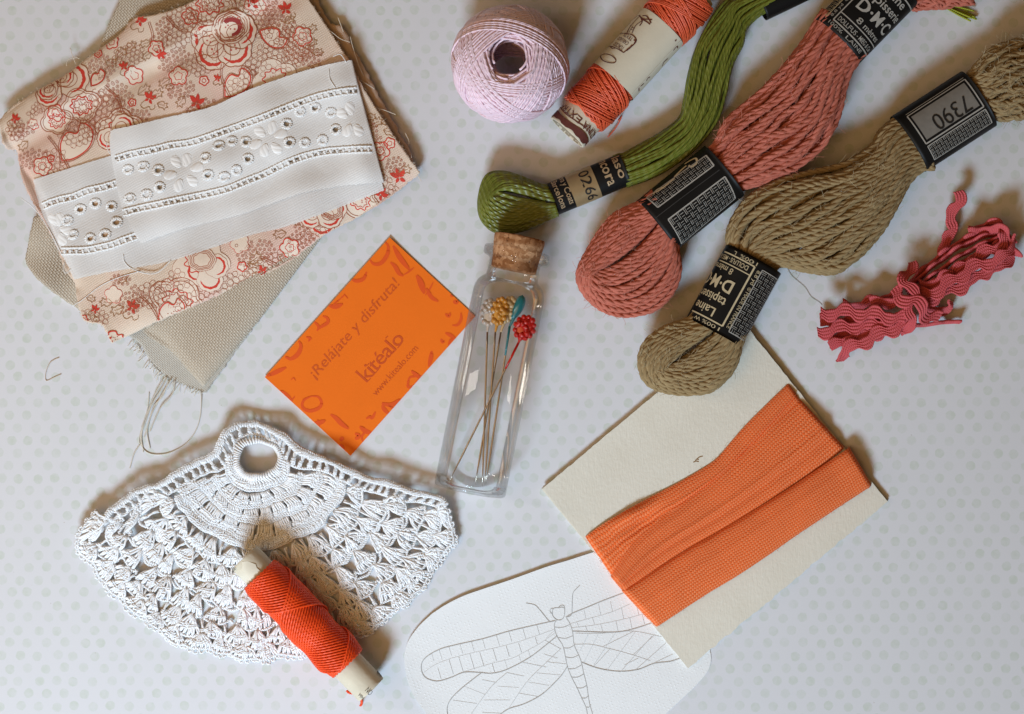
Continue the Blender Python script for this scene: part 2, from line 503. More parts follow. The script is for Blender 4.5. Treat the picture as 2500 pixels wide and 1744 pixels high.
# ================================================================== TABLETOP
def mat_tabletop():
    t = NT('dotted paper'); v = t.px()
    x, y, z = t.sep(v)
    PX, PY = 45.0, 30.9
    yy = t.math('DIVIDE', t.math('ADD', y, 3.0), PY); row = t.math('FLOOR', yy)
    odd = t.math('FLOORED_MODULO', row, 2.0)
    xx = t.math('ADD', t.math('DIVIDE', t.math('ADD', x, 10.0), PX), t.math('MULTIPLY', odd, 0.5)); colm = t.math('FLOOR', xx)
    cb = t.n('ShaderNodeCombineXYZ'); t.l(colm, cb.inputs[0]); t.l(row, cb.inputs[1])
    wn = t.n('ShaderNodeTexWhiteNoise', noise_dimensions='2D'); t.l(cb.outputs[0], wn.inputs['Vector'])
    r, g, b = t.sep(wn.outputs['Color'])
    fx = t.math('MULTIPLY', t.math('SUBTRACT', t.math('SUBTRACT', xx, colm), 0.5), PX)
    fy = t.math('MULTIPLY', t.math('SUBTRACT', t.math('SUBTRACT', yy, row), 0.5), PY)
    dx = t.math('ADD', fx, t.math('MULTIPLY', t.math('SUBTRACT', r, 0.5), 10.0))
    dy = t.math('ADD', fy, t.math('MULTIPLY', t.math('SUBTRACT', g, 0.5), 5.0))
    dd = t.math('SQRT', t.math('ADD', t.math('MULTIPLY', dx, dx), t.math('MULTIPLY', dy, dy)))
    edge = t.noise(v, 7, 2.0)
    dd = t.math('ADD', dd, t.math('MULTIPLY', t.math('SUBTRACT', edge, 0.5), 5.0))
    dot = t.smooth(dd, 10.2, 12.8, 1.0, 0.0)
    ink = t.math('MULTIPLY_ADD', t.smooth(t.noise(v, 16, 4.0), 0.3, 0.7), 0.55, 0.45)
    ink = t.math('MULTIPLY', ink, t.math('MULTIPLY_ADD', b, 0.5, 0.5))
    f = t.math('MULTIPLY', dot, ink)
    n = t.noise(v, 500, 2.0)
    paper = t.mixc(n, (0.62, 0.63, 0.655, 1), (0.645, 0.65, 0.675, 1))
    col = t.mixc(f, paper, (0.53, 0.575, 0.525, 1))
    sp = t.smooth(t.noise(v, 11, 1.0), 0.80, 0.83)
    col = t.mixc(t.math('MULTIPLY', sp, 0.5), col, (0.4, 0.35, 0.3, 1))
    t.base(col, 0.55, 0.25)
    t.bump(t.noise(v, 5, 3.0), 0.08, 1.0)
    return t.m
g = np.array([[-3500, -3500, 0], [6000, -3500, 0], [6000, 5200, 0], [-3500, 5200, 0]], float)
tab = mk('tabletop', g, [[0, 3, 2, 1]], mat_tabletop(), smooth=False)
tab['kind'] = 'structure'; tab['label'] = 'white paper tabletop printed with pale green dots'

# ================================================================== FOLDED LINEN (under the printed cloth)
M_linen = mat_weave('grey beige linen', (0.56, 0.475, 0.365, 1), 5.4, 0.9, var=0.10, bump=0.9, c2=(0.66, 0.585, 0.48, 1), slub=0.35)
M_linen_thread = mat_thread('linen thread', (0.66, 0.61, 0.52, 1), pitch=9, bump=0.1)
def sheet(name, top, bot, zf, mat, parent, step=6, left=None, right=None, thick=3.0, rag=0.0, skirt=None, **kw):
    """cloth patch with a thin rolled border; zf(x, y) gives its height"""
    nu = max(8, int(np.linalg.norm(np.diff(resamp(top, 60), axis=0), axis=1).sum() / step)); 
    lf = left if left is not None else np.vstack([top[0], bot[0]])
    nv = max(8, int(np.linalg.norm(np.diff(resamp(lf, 60), axis=0), axis=1).sum() / step))
    X = coons(top, bot, nu, nv, left, right)
    if rag:
        for sl in (np.s_[0, :], np.s_[-1, :], np.s_[:, 0], np.s_[:, -1]):
            X[sl] += rng.normal(0, rag, X[sl].shape)
    Z = zf(X[..., 0], X[..., 1])
    # border ring dropped a little to give the edge thickness
    def ext(Mx, off): return np.pad(Mx, ((1, 1), (1, 1)) + ((0, 0),) * (Mx.ndim - 2), mode='edge')
    XX = ext(X, 0); ZZ = ext(Z, 0).copy()
    drop = thick if skirt is None else skirt
    for sl in (np.s_[0, :], np.s_[-1, :], np.s_[:, 0], np.s_[:, -1]): ZZ[sl] = np.maximum(ZZ[sl] - drop, 0.4)
    V = np.concatenate([XX, ZZ[..., None]], -1).reshape(-1, 3)
    Uu, Vv = np.meshgrid(np.arange(nu + 2) * step, np.arange(nv + 2) * step, indexing='ij')
    return mk(name, V, grid_faces(nu + 2, nv + 2), mat, parent, uv=grid_uv(Uu, Vv), **kw)

lin = thing('linen_cloth', 'folded greyish beige linen cloth lying under the red floral fabric', 'cloth', (420, 560), k=0.998)
def z_lin(x, y):
    return 10 + 3 * np.sin(x / 70 + y / 90) + 2 * np.sin(y / 37 - x / 51)
# lower ply, paler, peeping out along the frayed bottom edge
sheet('lower_layer', [(75, 640), (330, 500), (600, 400)], [(500, 962), (560, 880), (700, 690)], lambda x, y: z_lin(x, y) * 0.4 + 0.5,
      mat_weave('pale linen', (0.55, 0.52, 0.455, 1), 4.2, 0.7, bump=0.9), lin, step=7,
      left=spl([(75, 640), (100, 690), (185, 752), (300, 815), (340, 838), (365, 880), (400, 916), (445, 940), (500, 962)], step=8), rag=1.2)
# main folded ply
def z_lin_top(x, y):
    e = dist_poly(x, y, np.array([(785, 579), (640, 772), (497, 945)], float))
    e2 = dist_poly(x, y, np.array([(330, 790), (400, 835), (450, 890), (497, 945)], float))
    return 6 + 20 * (1 - np.exp(-e / 16)) * (0.35 + 0.65 * (1 - np.exp(-e2 / 22))) + 2 * np.sin(x / 43 + y / 61)
sheet('folded_layer', spl([(330, 770), (420, 640), (600, 450)], 30), [(497, 945), (640, 772), (785, 579), (860, 470)], z_lin_top, M_linen, lin, step=6,
      left=spl([(330, 770), (355, 815), (420, 860), (460, 905), (497, 945)], step=8), skirt=5)
# rolled left tongue
sheet('left_flap', spl([(86, 530), (180, 520), (300, 480)], 20), spl([(190, 755), (260, 700), (330, 640)], 20), lambda x, y: 16 + 9 * np.sin((x - 60) / 26) + 3 * np.sin(y / 21), M_linen, lin, step=6,
      left=spl([(86, 530), (72, 590), (64, 640), (92, 678), (140, 720), (190, 755)], step=8), skirt=14, rag=1.0)
# top corner
sheet('upper_corner', [(290, -60), (420, -60), (520, -60)], [(245, 120), (330, 110), (450, 60)], lambda x, y: 16 + 8 * np.sin((x + y * 0.5 - 250) / 60), M_linen, lin, step=6,
      left=[(300, -60), (292, 10), (268, 60), (243, 125)], skirt=16)
# frayed fringe and hanging thread ends
fr = MB()
for i in range(70):
    t0 = rng.uniform(0, 1)
    p = resamp(spl([(325, 828), (365, 880), (400, 916), (445, 940), (497, 958)], 40), 200)[int(t0 * 199)]
    dv = np.array([-0.55, 0.83]) + rng.normal(0, 0.25, 2)
    ln = rng.uniform(6, 22)
    P = np.array([[*p, 6], [*(p + dv * ln * 0.5 + rng.normal(0, 1, 2)), 4], [*(p + dv * ln + rng.normal(0, 2, 2)), 1.2]])
    fr.add(*tube(spl(P, 6), 0.75, 4))
fr.build('fringe', mat_thread('pale linen fibre', (0.70, 0.66, 0.58, 1), pitch=6, bump=0.1), lin, kind='stuff')
ends = [
    [(880, 1050), (850, 1110), (800, 1190), (770, 1270), (745, 1350), (755, 1440)],
    [(905, 1055), (870, 1110), (830, 1180), (795, 1250), (775, 1330), (790, 1420)],
    [(925, 1060), (915, 1120), (890, 1160), (850, 1200), (815, 1270), (790, 1330)],
    [(860, 1060), (820, 1130), (790, 1200), (755, 1290), (740, 1370), (750, 1410)],
    [(890, 1060), (860, 1140), (810, 1200), (780, 1300), (760, 1360)],
    [(735, 1400), (705, 1450), (690, 1500), (683, 1525)],
    [(785, 1125), (780, 1190), (770, 1240), (745, 1310)],
]
for e in ends:
    P = spl(B(e), step=4); zz = 2.2 + np.linspace(8, 0, len(P)) * (1 if e[0][1] < 1100 else 0)
    plied(with_z(P, zz), 0.75, 0.9, 7.0, 2, 4).build('thread_end', M_linen_thread, lin)
P = spl(B([(1060, 1120), (1062, 1160), (1055, 1250), (1030, 1330), (980, 1395), (900, 1440), (830, 1452), (775, 1440), (740, 1400), (732, 1370), (745, 1320)]), step=4)
plied(with_z(P, np.r_[np.linspace(9, 2, 10), np.full(len(P) - 10, 2.0)]), 0.6, 0.8, 9.0, 2, 4).build('long_thread', M_linen_thread, lin)

# ================================================================== PRINTED FLORAL CLOTH
ridge = A([(20, 770), (60, 740), (300, 590), (560, 455), (700, 365), (900, 265), (1050, 165), (1250, 80), (1400, 0), (1500, -50)])
def z_flo(x, y):
    d = dist_poly(x, y, ridge, True)
    z = 44 + 13 * np.exp(-(np.where(d > 0, d / 7.0, d / 34.0)) ** 2) - 9 * np.exp(-((d - 30) / 22) ** 2)
    z = z + 3.0 * np.sin(x / 55 + y / 38) + 2.0 * np.sin(x / 27 - y / 60 + 1.0) + 1.2 * np.sin(y / 19 + x / 90)
    # second soft fold at right of the flower, and the drop of the free edges
    d2 = dist_poly(x, y, A([(850, 330), (1000, 260), (1130, 215)]), True)
    z = z + 5 * np.exp(-(d2 / 16) ** 2)
    top_e = dist_poly(x, y, A([(0, 620), (150, 500), (330, 400), (560, 230), (700, 100)]))
    z = z - 16 * np.exp(-top_e / 14)
    lf = dist_poly(x, y, A([(30, 700), (90, 850), (170, 960), (290, 1260), (400, 1520)]))
    z = z - 14 * np.exp(-lf / 14)
    bt = dist_poly(x, y, np.array([(300, 830), (500, 740), (785, 585), (1025, 425)], float))
    return z - 18 * np.exp(-bt / 20)
flo = thing('floral_fabric', 'folded cotton fabric printed with red and ochre paisley flowers', 'fabric', (480, 420), k=0.992)
CLOTH_C = (0.74, 0.595, 0.465, 1)
M_flo = mat_weave('printed cotton ground', CLOTH_C, 3.6, 0.42, var=0.09, bump=0.7, c2=(0.78, 0.64, 0.52, 1), wash=(0.76, 0.49, 0.41, 1), sheen=0.1)
flo_top = spl(A([(-10, 640), (40, 580), (150, 500), (330, 400), (450, 310), (560, 232), (640, 170), (700, 97), (800, 85), (900, 58), (1000, 18), (1100, -20), (1330, -70), (1560, -60)]), step=10)
flo_right = spl(A([(1560, -60), (1640, 10), (1700, 100), (1790, 235), (1860, 345), (1930, 480), (2020, 620), (2110, 760), (2222, 912)]), step=10)
flo_bot = spl(A([(592, 1815), (800, 1715), (1150, 1560), (1500, 1395), (1700, 1250), (1900, 1140), (2050, 1045), (2222, 912)]), step=10)
flo_left = spl(A([(-10, 640), (30, 780), (80, 788), (90, 850), (120, 950), (170, 1060), (290, 1290), (350, 1440), (385, 1480), (400, 1540), (440, 1690), (540, 1720), (592, 1815)]), step=8)
FLO_POLY = np.vstack([flo_top, flo_right[1:], flo_bot[::-1][1:], flo_left[::-1][1:-1]])
flo_sheet = sheet('top_layer', flo_top, flo_bot, z_flo, M_flo, flo, step=4.5, left=flo_left, right=flo_right, skirt=6, rag=0.9)
# plies folded below it: the right-hand stack that peeps out
M_flo2 = mat_weave('cloth reverse', (0.63, 0.47, 0.36, 1), 2.6, 0.42, var=0.08, bump=0.35)
sheet('under_layer', spl(A([(300, 480), (700, 200), (1300, 20), (1660, -40)]), 40), spl(A([(640, 1750), (1400, 1400), (2000, 1030), (2180, 850)]), 40),
      lambda x, y: 21 + 2 * np.sin(x / 60 + y / 40), M_flo2, flo, step=9, left=spl(A([(300, 480), (200, 900), (420, 1500), (640, 1750)]), 30),
      right=spl(A([(1660, -40), (1740, 110), (1810, 140), (1870, 260), (1960, 420), (2080, 650), (2150, 760), (2180, 850)]), step=8), skirt=19, rag=1.4)
# loose weft threads along the ragged right edge
M_wisp = mat_thread('cream cotton fibre', (0.72, 0.62, 0.50, 1), pitch=6, bump=0.3)
for e, z0 in (([(1720, 145), (1760, 175), (1800, 205), (1850, 222)], 40), ([(1785, 90), (1800, 130), (1812, 165)], 34), ([(1850, 190), (1862, 240), (1890, 330), (1920, 400)], 34),
              ([(1900, 420), (1950, 450), (1978, 468)], 34), ([(1985, 570), (2030, 580), (2090, 603)], 32), ([(2140, 700), (2160, 745), (2150, 770)], 26),
              ([(1860, 345), (1880, 480), (1930, 640), (2000, 860)], 50), ([(2190, 900), (2225, 955)], 26), ([(365, 250), (372, 280), (390, 330)], 26), ([(345, 345), (352, 312), (390, 300), (412, 305)], 27)):
    P = spl(A(e), step=4)
    mk('loose_thread', *tube(with_z(P, z0 - 6 * np.linspace(0, 1, len(P))), 0.8, 4)[:2], M_wisp, flo)
fz = MB()
for edge in (flo_right, flo_left, flo_top[: len(flo_top) * 2 // 3]):
    for i in range(120):
        p = edge[rng.integers(1, len(edge) - 1)] + rng.normal(0, 2, 2)
        a = rng.uniform(0, 2 * PI); ln = rng.uniform(3, 8)
        q = p + np.array([math.cos(a), math.sin(a)]) * ln
        z = float(z_flo(*p)) - rng.uniform(0, 4)
        fz.add(*tube(np.array([[*p, z], [*(p * 0.5 + q * 0.5 + rng.normal(0, .8, 2)), z - 0.5], [*q, z - 2]]), 0.55, 3))
fz.build('frayed_edge', M_wisp, flo, kind='stuff')

# ---- the printed flowers: flat ink shapes lying in the surface of the cloth
def onflo(off): 
    def f(P):
        P = np.asarray(P, float)
        return np.column_stack([P, z_flo(P[:, 0], P[:, 1]) + off])
    return f
ink = {'fill': Print(onflo(0.5)), 'rose': Print(onflo(0.62)), 'red': Print(onflo(0.72)), 'line': Print(onflo(0.85)), 'ochre': Print(onflo(0.85)), 'dark': Print(onflo(0.95))}
def xf(P, c, s, rot):
    P = np.asarray(P, float); cr, sr = math.cos(rot), math.sin(rot)
    return np.column_stack([c[0] + s * (P[:, 0] * cr - P[:, 1] * sr), c[1] + s * (P[:, 0] * sr + P[:, 1] * cr)])
def petal_shape(r, lobes, depth=0.08, n=36, squeeze=0.35):
    a = np.linspace(-PI, PI, n, endpoint=False)
    rr = 1 + depth * np.abs(np.sin(a * lobes / 2.0))
    x = np.cos(a); base = np.where(x < 0, 1 - squeeze * x * x, 1.0)
    return np.column_stack([rr * r * np.cos(a), rr * r * np.sin(a) * base])
def paisley_petal(c, s, rot, red='red'):
    """one scalloped petal pointing along rot, root at c"""
    o = petal_shape(1.0, 9) + [0.9, 0]
    ink['fill'].fill(xf(o, c, s, rot)); ink['line'].stroke(xf(o, c, s, rot), 1.7, True, 4)
    a = np.linspace(-1.75, 1.75, 34)
    tp9 = np.cos(a / 1.75 * PI / 2) ** .5; rin = 0.72 - .09 * tp9 + 0.04 * np.abs(np.sin(a * 11)); rout = 0.73 + .08 * tp9 + 0.06 * tp9 * np.abs(np.sin(a * 5.2))
    ink[red].band(xf(np.column_stack([0.9 + rin * np.cos(a), rin * np.sin(a)]), c, s, rot), xf(np.column_stack([0.9 + rout * np.cos(a), rout * np.sin(a)]), c, s, rot))
    d = np.column_stack([0.75 + 0.52 * np.cos(a * 1.5), 0.45 * np.sin(a * 1.5)])
    ink['line'].stroke(xf(d, c, s, rot), 1.5, True, 4)
    ink['line'].stroke(xf([(0.1, 0), (0.5, .12), (0.8, .02)], c, s, rot), 1.3, False, 4)
    for q in ((.85, .15), (1.0, -.1), (.8, -.2)): ink['rose'].fill(circ(xf([q], c, s, rot)[0], 0.06 * s, 6), 1)
def peony(c, R, rot):
    for a, k in ((-1.9, .40), (1.9, .42), (-1.05, .46), (1.05, .46), (0.0, .50)):
        c2 = xf([(0.12, 0.10 * a)], c, R, rot)[0]
        paisley_petal(c2, R * k, rot + a)
    cc = xf([(-0.38, 0)], c, R, rot)[0]
    for j, rr in enumerate((0.42, 0.36, 0.31, 0.25)):
        o = circ(cc, R * rr, 26, 0, R * rr * 0.8, rot)
        if j == 0: ink['fill'].fill(o)
        ink['line'].stroke(o, 1.7, True, 4)
    a = np.linspace(-1.7, 1.7, 22)
    ink['dark'].band(cc + 0 * a[:, None] + xf(np.column_stack([0.14 * np.cos(a), 0.13 * np.sin(a)]), (0, 0), R, rot), cc + xf(np.column_stack([(0.23 + .02 * np.abs(np.sin(a * 4))) * np.cos(a), 0.19 * np.sin(a)]), (0, 0), R, rot))
    for s in (-.22, -.1, .02, .14, .26):
        ink['line'].stroke(spl(xf([(-.75, s * .3), (-.55, s * 1.3), (-.1, s * 1.9), (.25, s * 1.2)], c, R, rot), 14), 1.6, False, 4)
def rosette(c, r, col='red', n=5, rot=0.0):
    a = np.arange(48) * 2 * PI / 48
    rr = r * (0.74 + 0.26 * np.abs(np.cos(a * n / 2)))
    o = np.column_stack([rr * np.cos(a + rot), rr * np.sin(a + rot)]) + c
    ink['fill'].fill(o); ink[col].stroke(o, 2.6, True, 3)
    o2 = (o - c) * 0.45 + c
    ink[col].stroke(o2, 1.6, True, 3)
def scallop(c, R, rot=0.0, n=5):
    a = np.arange(64) * 2 * PI / 64
    rr = 0.76 + 0.24 * np.abs(np.cos(a * n / 2))
    o = np.column_stack([rr * np.cos(a), rr * np.sin(a) * 0.85])
    ink['fill'].fill(xf(o, c, R, rot)); ink['line'].stroke(xf(o, c, R, rot), 1.8, True, 4); ink['line'].stroke(xf(o * .86, c, R, rot), 1.3, True, 4)
    w = 0.48 + 0.07 * np.cos(a * 9)
    ink['red'].stroke(xf(np.column_stack([w * np.cos(a), w * np.sin(a) * .8]), c, R, rot), 2.6, True, 4)
    w *= 0.72
    ink['rose'].stroke(xf(np.column_stack([w * np.cos(a), w * np.sin(a) * .8]), c, R, rot), 1.8, True, 4)
    for q in range(6):
        p = rng.normal(0, .12, 2); ink['rose'].fill(circ(xf([p], c, R, rot)[0], 1.6, 6), 1)
def tulip(c, r, rot, col='red'):
    for tip, wd in (((-.75, -.75), .30), ((0.05, -1.05), .26), ((.8, -.6), .30), ((.45, .55), .22), ((-.5, .35), .20)):
        tip = np.array(tip); d9 = tip / np.linalg.norm(tip); n9 = np.array([-d9[1], d9[0]]); L9 = np.linalg.norm(tip)
        ink[col].fill(xf([d9 * .06, d9 * L9 * .35 + n9 * wd, d9 * L9 * .75 + n9 * wd * .8, tip, d9 * L9 * .7 - n9 * wd * .5, d9 * L9 * .35 - n9 * wd * .7], c, r, rot), 1)
    l = spl([(-.5, .3), (-.9, .9), (-.4, 1.3), (.2, .9), (.4, 1.3), (.9, 1.0), (.8, .6)], 24)
    ink['ochre'].stroke(xf(l, c, r, rot), 1.4, False, 4)
def leaf3(c, r, rot, col='ochre'):
    P = spl([(-1, .05), (-.5, -.45), (0, -.7), (.25, -.35), (.75, -.75), (.65, -.2), (1.15, 0), (.6, .2), (.7, .7), (.2, .4), (-.3, .6), (-.7, .3), (-1, .05)], 44)
    ink[col].stroke(xf(P, c, r, rot), 1.4, False, 3)
    ink[col].stroke(xf([(-1.0, 0.05), (-.2, .02), (.4, 0)], c, r, rot), 1.0, False, 4)
def bud(c, r, rot):
    P = spl([(-1, 0), (-.4, -.55), (.2, -.65), (.45, -.25), (.95, -.45), (1.05, .1), (.75, .45), (.2, .6), (-.5, .4), (-1, 0)], 48)
    ink['fill'].fill(xf(P, c, r, rot)); ink['red'].stroke(xf(P, c, r, rot), 3.0, False, 4); ink['line'].stroke(xf(np.array(P) * 1.14, c, r, rot), 1.5, False, 4)
    for q in ((.2, .1), (.45, -.1), (0, .1), (.3, .3), (-.2, 0)): ink['line'].fill(circ(xf([q], c, r, rot)[0], 1.4, 6), 1)
def stem(P, w=4.5):
    P = spl(A(P), step=5); T = np.gradient(P, axis=0); T /= np.linalg.norm(T, axis=1, keepdims=True); n = np.column_stack([-T[:, 1], T[:, 0]])
    ink['line'].stroke(P + n * w / 2, 1.4, False, None); ink['line'].stroke(P - n * w / 2, 1.4, False, None)
def seeds(c, rx, ry, rot, sp=11.0, col='line'):
    c = A([c])[0]; rx /= 2.165; ry /= 2.165
    for i in range(-int(rx / sp) - 1, int(rx / sp) + 2):
        for j in range(-int(ry / sp) - 1, int(ry / sp) + 2):
            q = np.array([(i + 0.5 * (j % 2)) * sp, j * sp * 0.88]) + rng.normal(0, 0.9, 2)
            if (q[0] / rx) ** 2 + (q[1] / ry) ** 2 < 1 * rng.uniform(.7, 1.1):
                p = xf([q], c, 1, rot)[0]
                ink[col].stroke(circ(p, rng.uniform(3.0, 4.0), 7, rng.uniform(0, 6)), 1.0, True, None)
                ink['rose' if rng.random() < .5 else 'line'].fill(circ(p, 1.15, 5), 1)
def net(c, rx, ry, rot, sp=15.0):
    sp = sp * 1.12
    c = A([c])[0]; rx /= 2.165; ry /= 2.165
    for i in range(-int(rx / sp) - 1, int(rx / sp) + 2):
        for j in range(-int(ry / sp) - 1, int(ry / sp) + 2):
            q = np.array([(i + 0.5 * (j % 2)) * sp, j * sp * 0.87]) + rng.normal(0, 1.0, 2)
            if (q[0] / rx) ** 2 + (q[1] / ry) ** 2 < 1:
                p = xf([q], c, 1, rot)[0]
                h = circ(p, sp * 0.52 * rng.uniform(.9, 1.03), 6, 0.5 + rot + rng.uniform(-.15, .15)); h += rng.normal(0, .6, h.shape)
                ink['line'].stroke(h, 0.95, True, None)
def at(x, y): return A([(x, y)])[0]
# nets and seed sprays first, then flowers over them
for a in (((520, 600), 150, 110, -.4, 14), ((1480, 300), 190, 90, -.4, 12.5), ((1330, 420), 130, 60, -.4, 13), ((1120, 1540), 220, 60, -.45, 14), ((930, 1500), 120, 60, -.4, 14), ((980, 170), 130, 70, -.4, 12),
          ((240, 560), 110, 40, -.5, 10), ((680, 300), 90, 60, -.4, 11), ((1080, 330), 120, 60, -.4, 12), ((430, 700), 120, 70, -.4, 13), ((330, 330), 80, 30, -.5, 11), ((1560, 230), 90, 110, -.3, 11), ((800, 1560), 120, 60, -.4, 13), ((1400, 1400), 130, 50, -.45, 12), ((1680, 1230), 130, 50, -.45, 12), ((480, 1700), 90, 60, -.3, 12), ((1000, 60), 120, 50, -.4, 12), ((280, 860), 90, 60, -.4, 12), ((90, 690), 60, 50, 0, 10), ((1380, 120), 80, 100, 0, 12), ((1200, 30), 260, 60, -.4, 13), ((560, 520), 70, 50, 0, 14), ((2010, 960), 60, 130, -.6, 12)): net(a[0], a[1], a[2], a[3], a[4])
for a in (((920, 320), 90, 60, -.7), ((640, 520), 60, 110, -.5), ((540, 360), 70, 70, .3), ((1440, 80), 60, 80, .2), ((1520, 150), 50, 70, -.2), ((860, 190), 55, 110, .35), ((160, 840), 90, 50, -.4), ((960, 480), 90, 50, -.3),
          ((1640, 310), 60, 60, .3), ((1590, 1260), 70, 90, .4), ((1300, 1340), 60, 80, .3), ((700, 1590), 90, 70, -.3), ((640, 1480), 60, 40, 0), ((130, 690), 80, 30, -.4), ((740, 610), 60, 40, 0), ((2090, 880), 60, 50, .8),
          ((1970, 730), 50, 120, -.5), ((1060, 560), 90, 30, -.3), ((1850, 560), 40, 120, -.4), ((1400, 1320), 60, 60, 0)): seeds(*a)
stem([(250, 720), (300, 780), (350, 860), (400, 960)]); stem([(1180, 340), (1170, 400), (1190, 460), (1220, 520)]); stem([(560, 460), (620, 520), (650, 600)])
stem([(790, 120), (810, 190), (800, 260)]); stem([(740, 1560), (800, 1620), (840, 1690)]); stem([(1380, 1360), (1500, 1420)]); stem([(880, 90), (950, 160), (1000, 170)]); stem([(1480, 1300), (1520, 1360), (1600, 1380)])
def core(c, R, rot):
    for j, rr in enumerate((1.0, .86, .74, .60)):
        o = circ(at(*c), R * rr, 30, 0, R * rr * .82, rot); o = o + 1.5 * np.column_stack([np.cos(np.arange(30) * 1.7), np.sin(np.arange(30) * 1.7)])
        if j == 0: ink['fill'].fill(o)
        ink['line'].stroke(o, 1.8, True, 4)
    a = np.linspace(-1.9, 1.9, 26); cc = at(*c)
    ink['dark'].band(cc + xf(np.column_stack([.34 * np.cos(a), .28 * np.sin(a)]), (0, 0), R, rot), cc + xf(np.column_stack([(.56 + .05 * np.abs(np.sin(a * 4))) * np.cos(a), .46 * np.sin(a)]), (0, 0), R, rot))
for c_, ps_, co_ in (((1180, 205), ((1020, 205, 40), (1100, 315, 44), (1275, 300, 42), (1350, 120, 44), (1250, 60, 34)), (1222, 148, 48, -.5)),
                     ((292, 440), ((395, 415, 44), (385, 360, 26), (245, 530, 32), (180, 545, 26)), None),
                     ((1690, 1110), ((1705, 1190, 34), (1610, 1170, 28), (1840, 1085, 34), (1790, 1170, 30)), (1750, 1105, 30, .6)),
                     ((1090, 1420), ((1000, 1450, 26), (1120, 1500, 30), (1180, 1400, 28)), (1070, 1375, 34, 0)),
                     ((600, 690), ((560, 760, 26), (680, 660, 28)), None)):
    for k9, (px_, py_, s__) in enumerate(ps_):
        for q9 in ink.values(): q9.base = 0.30 * (k9 + 1)
        d_ = at(px_, py_) - at(*c_); paisley_petal(at(*c_), s__, math.atan2(d_[1], d_[0]))
    for q9 in ink.values(): q9.base = 0.30 * (len(ps_) + 1)
    if co_: core(co_[:2], co_[2], co_[3])
    for q9 in ink.values(): q9.base = 0.0
    for k_ in range(5): stem([(c_[0], c_[1]), (c_[0] - 8 + 8 * k_, c_[1] + 40 + 12 * k_), (c_[0] - 30 + 22 * k_, c_[1] + 95)], 3.0) if k_ in (1, 3) else None
scallop(at(1450, 415), 56, -.4, 4); scallop(at(1060, 1385), 74, .1); scallop(at(630, 690), 62, -.3); scallop(at(1110, 20), 66, .2, 4); scallop(at(430, 560), 50, -.4, 4); scallop(at(940, 1600), 74, .5, 4)
scallop(at(1900, 1060), 52, .5, 4); scallop(at(300, 640), 40, -.4, 4)
bud(at(400, 765), 52, -0.9); bud(at(1440, 200), 34, .5); bud(at(900, 1650), 36, -.6); bud(at(1250, 450), 40, -.8); bud(at(520, 420), 22, -.9); bud(at(600, 1780), 20, .2)
for x, y, r in ((710, 400, 22), (945, 405, 24), (1600, 195, 24), (225, 880, 24), (830, 260, 20), (590, 225, 18), (1530, 1310, 24), (1270, 1290, 24), (890, 1510, 16), (600, 1560, 22), (1340, 660, 14), (2010, 800, 24), (1010, 90, 22), (300, 600, 20),
                (1080, 430, 12), (700, 545, 10), (520, 285, 10), (270, 840, 9), (1280, 1410, 12), (180, 660, 12), (1350, 20, 26), (700, 60, 18), (440, 1690, 12), (2060, 760, 14)): rosette(at(x, y), r, 'red', 5, rng.uniform(0, 1))
for x, y, r, a in ((660, 360, 15, -.3), (740, 115, 20, .4), (790, 525, 20, .2), (1510, 55, 22, -.3), (1040, 550, 24, .1), (80, 635, 16, .4), (850, 285, 16, 2.4), (700, 1630, 22, .2), (1380, 1440, 18, .6), (2110, 940, 24, -.4), (2010, 1030, 20, .6),
                   (560, 1790, 16, .5), (1590, 1160, 14, .3), (500, 1640, 14, .3), (1330, 20, 20, 1.2), (1150, 420, 12, 0)): tulip(at(x, y), r, a)
for x, y, r, a in ((640, 290, 18, -.8), (690, 250, 15, -.5), (590, 340, 15, .4), (870, 440, 16, 2.6), (900, 460, 12, 2.8), (960, 540, 16, 2.2), (1650, 230, 14, -.5), (1680, 280, 14, 0), (1650, 160, 14, -.8), (860, 560, 14, .4), (830, 500, 16, -.3),
                   (760, 480, 18, -.6), (120, 770, 15, 2.4), (1530, 110, 14, -.5), (1350, 1370, 18, -.6), (1340, 1400, 14, .2), (2050, 640, 18, -.3), (2060, 700, 16, .3), (1990, 650, 16, -.4), (2140, 900, 16, -.2), (1480, 1240, 16, 3.0), (620, 1640, 18, 2.8),
                   (560, 1600, 16, 3.2), (770, 235, 14, 2.9), (780, 300, 14, 2.6), (480, 1580, 12, .5), (1500, 1360, 14, 2.4), (500, 1720, 14, -.4), (1960, 620, 13, .2), (650, 1480, 13, -.4), (1560, 400, 14, 0)): leaf3(at(x, y), r, a)
M_ink = {'fill': mat_weave('cream ink', (0.77, 0.64, 0.52, 1), 2.6, 0.42, var=0.06, bump=0.35), 'red': mat_weave('red ink', (0.60, 0.055, 0.035, 1), 2.6, .42, var=.25, bump=.35),
         'rose': mat_weave('rose ink', (0.50, 0.11, 0.085, 1), 2.6, .42, var=.2, bump=.3), 'line': mat_weave('brown outline ink', (0.38, 0.115, 0.06, 1), 2.6, .42, var=.2, bump=.3),
         'ochre': mat_weave('ochre outline ink', (0.36, 0.18, 0.08, 1), 2.6, .42, var=.2, bump=.3), 'dark': mat_weave('maroon ink', (0.32, 0.045, 0.04, 1), 2.6, .42, var=.15, bump=.3)}
names = {'fill': 'petal_print', 'red': 'red_flower_print', 'rose': 'rose_dot_print', 'line': 'outline_print', 'ochre': 'leaf_print', 'dark': 'maroon_print'}
c0 = FLO_POLY.mean(0); SHR = c0 + (FLO_POLY - c0) * 0.993
for kx, p in ink.items():
    p.build(names[kx], M_ink[kx], flo, keep=lambda q: inside(q, SHR), kind='stuff', sub=flo_sheet)

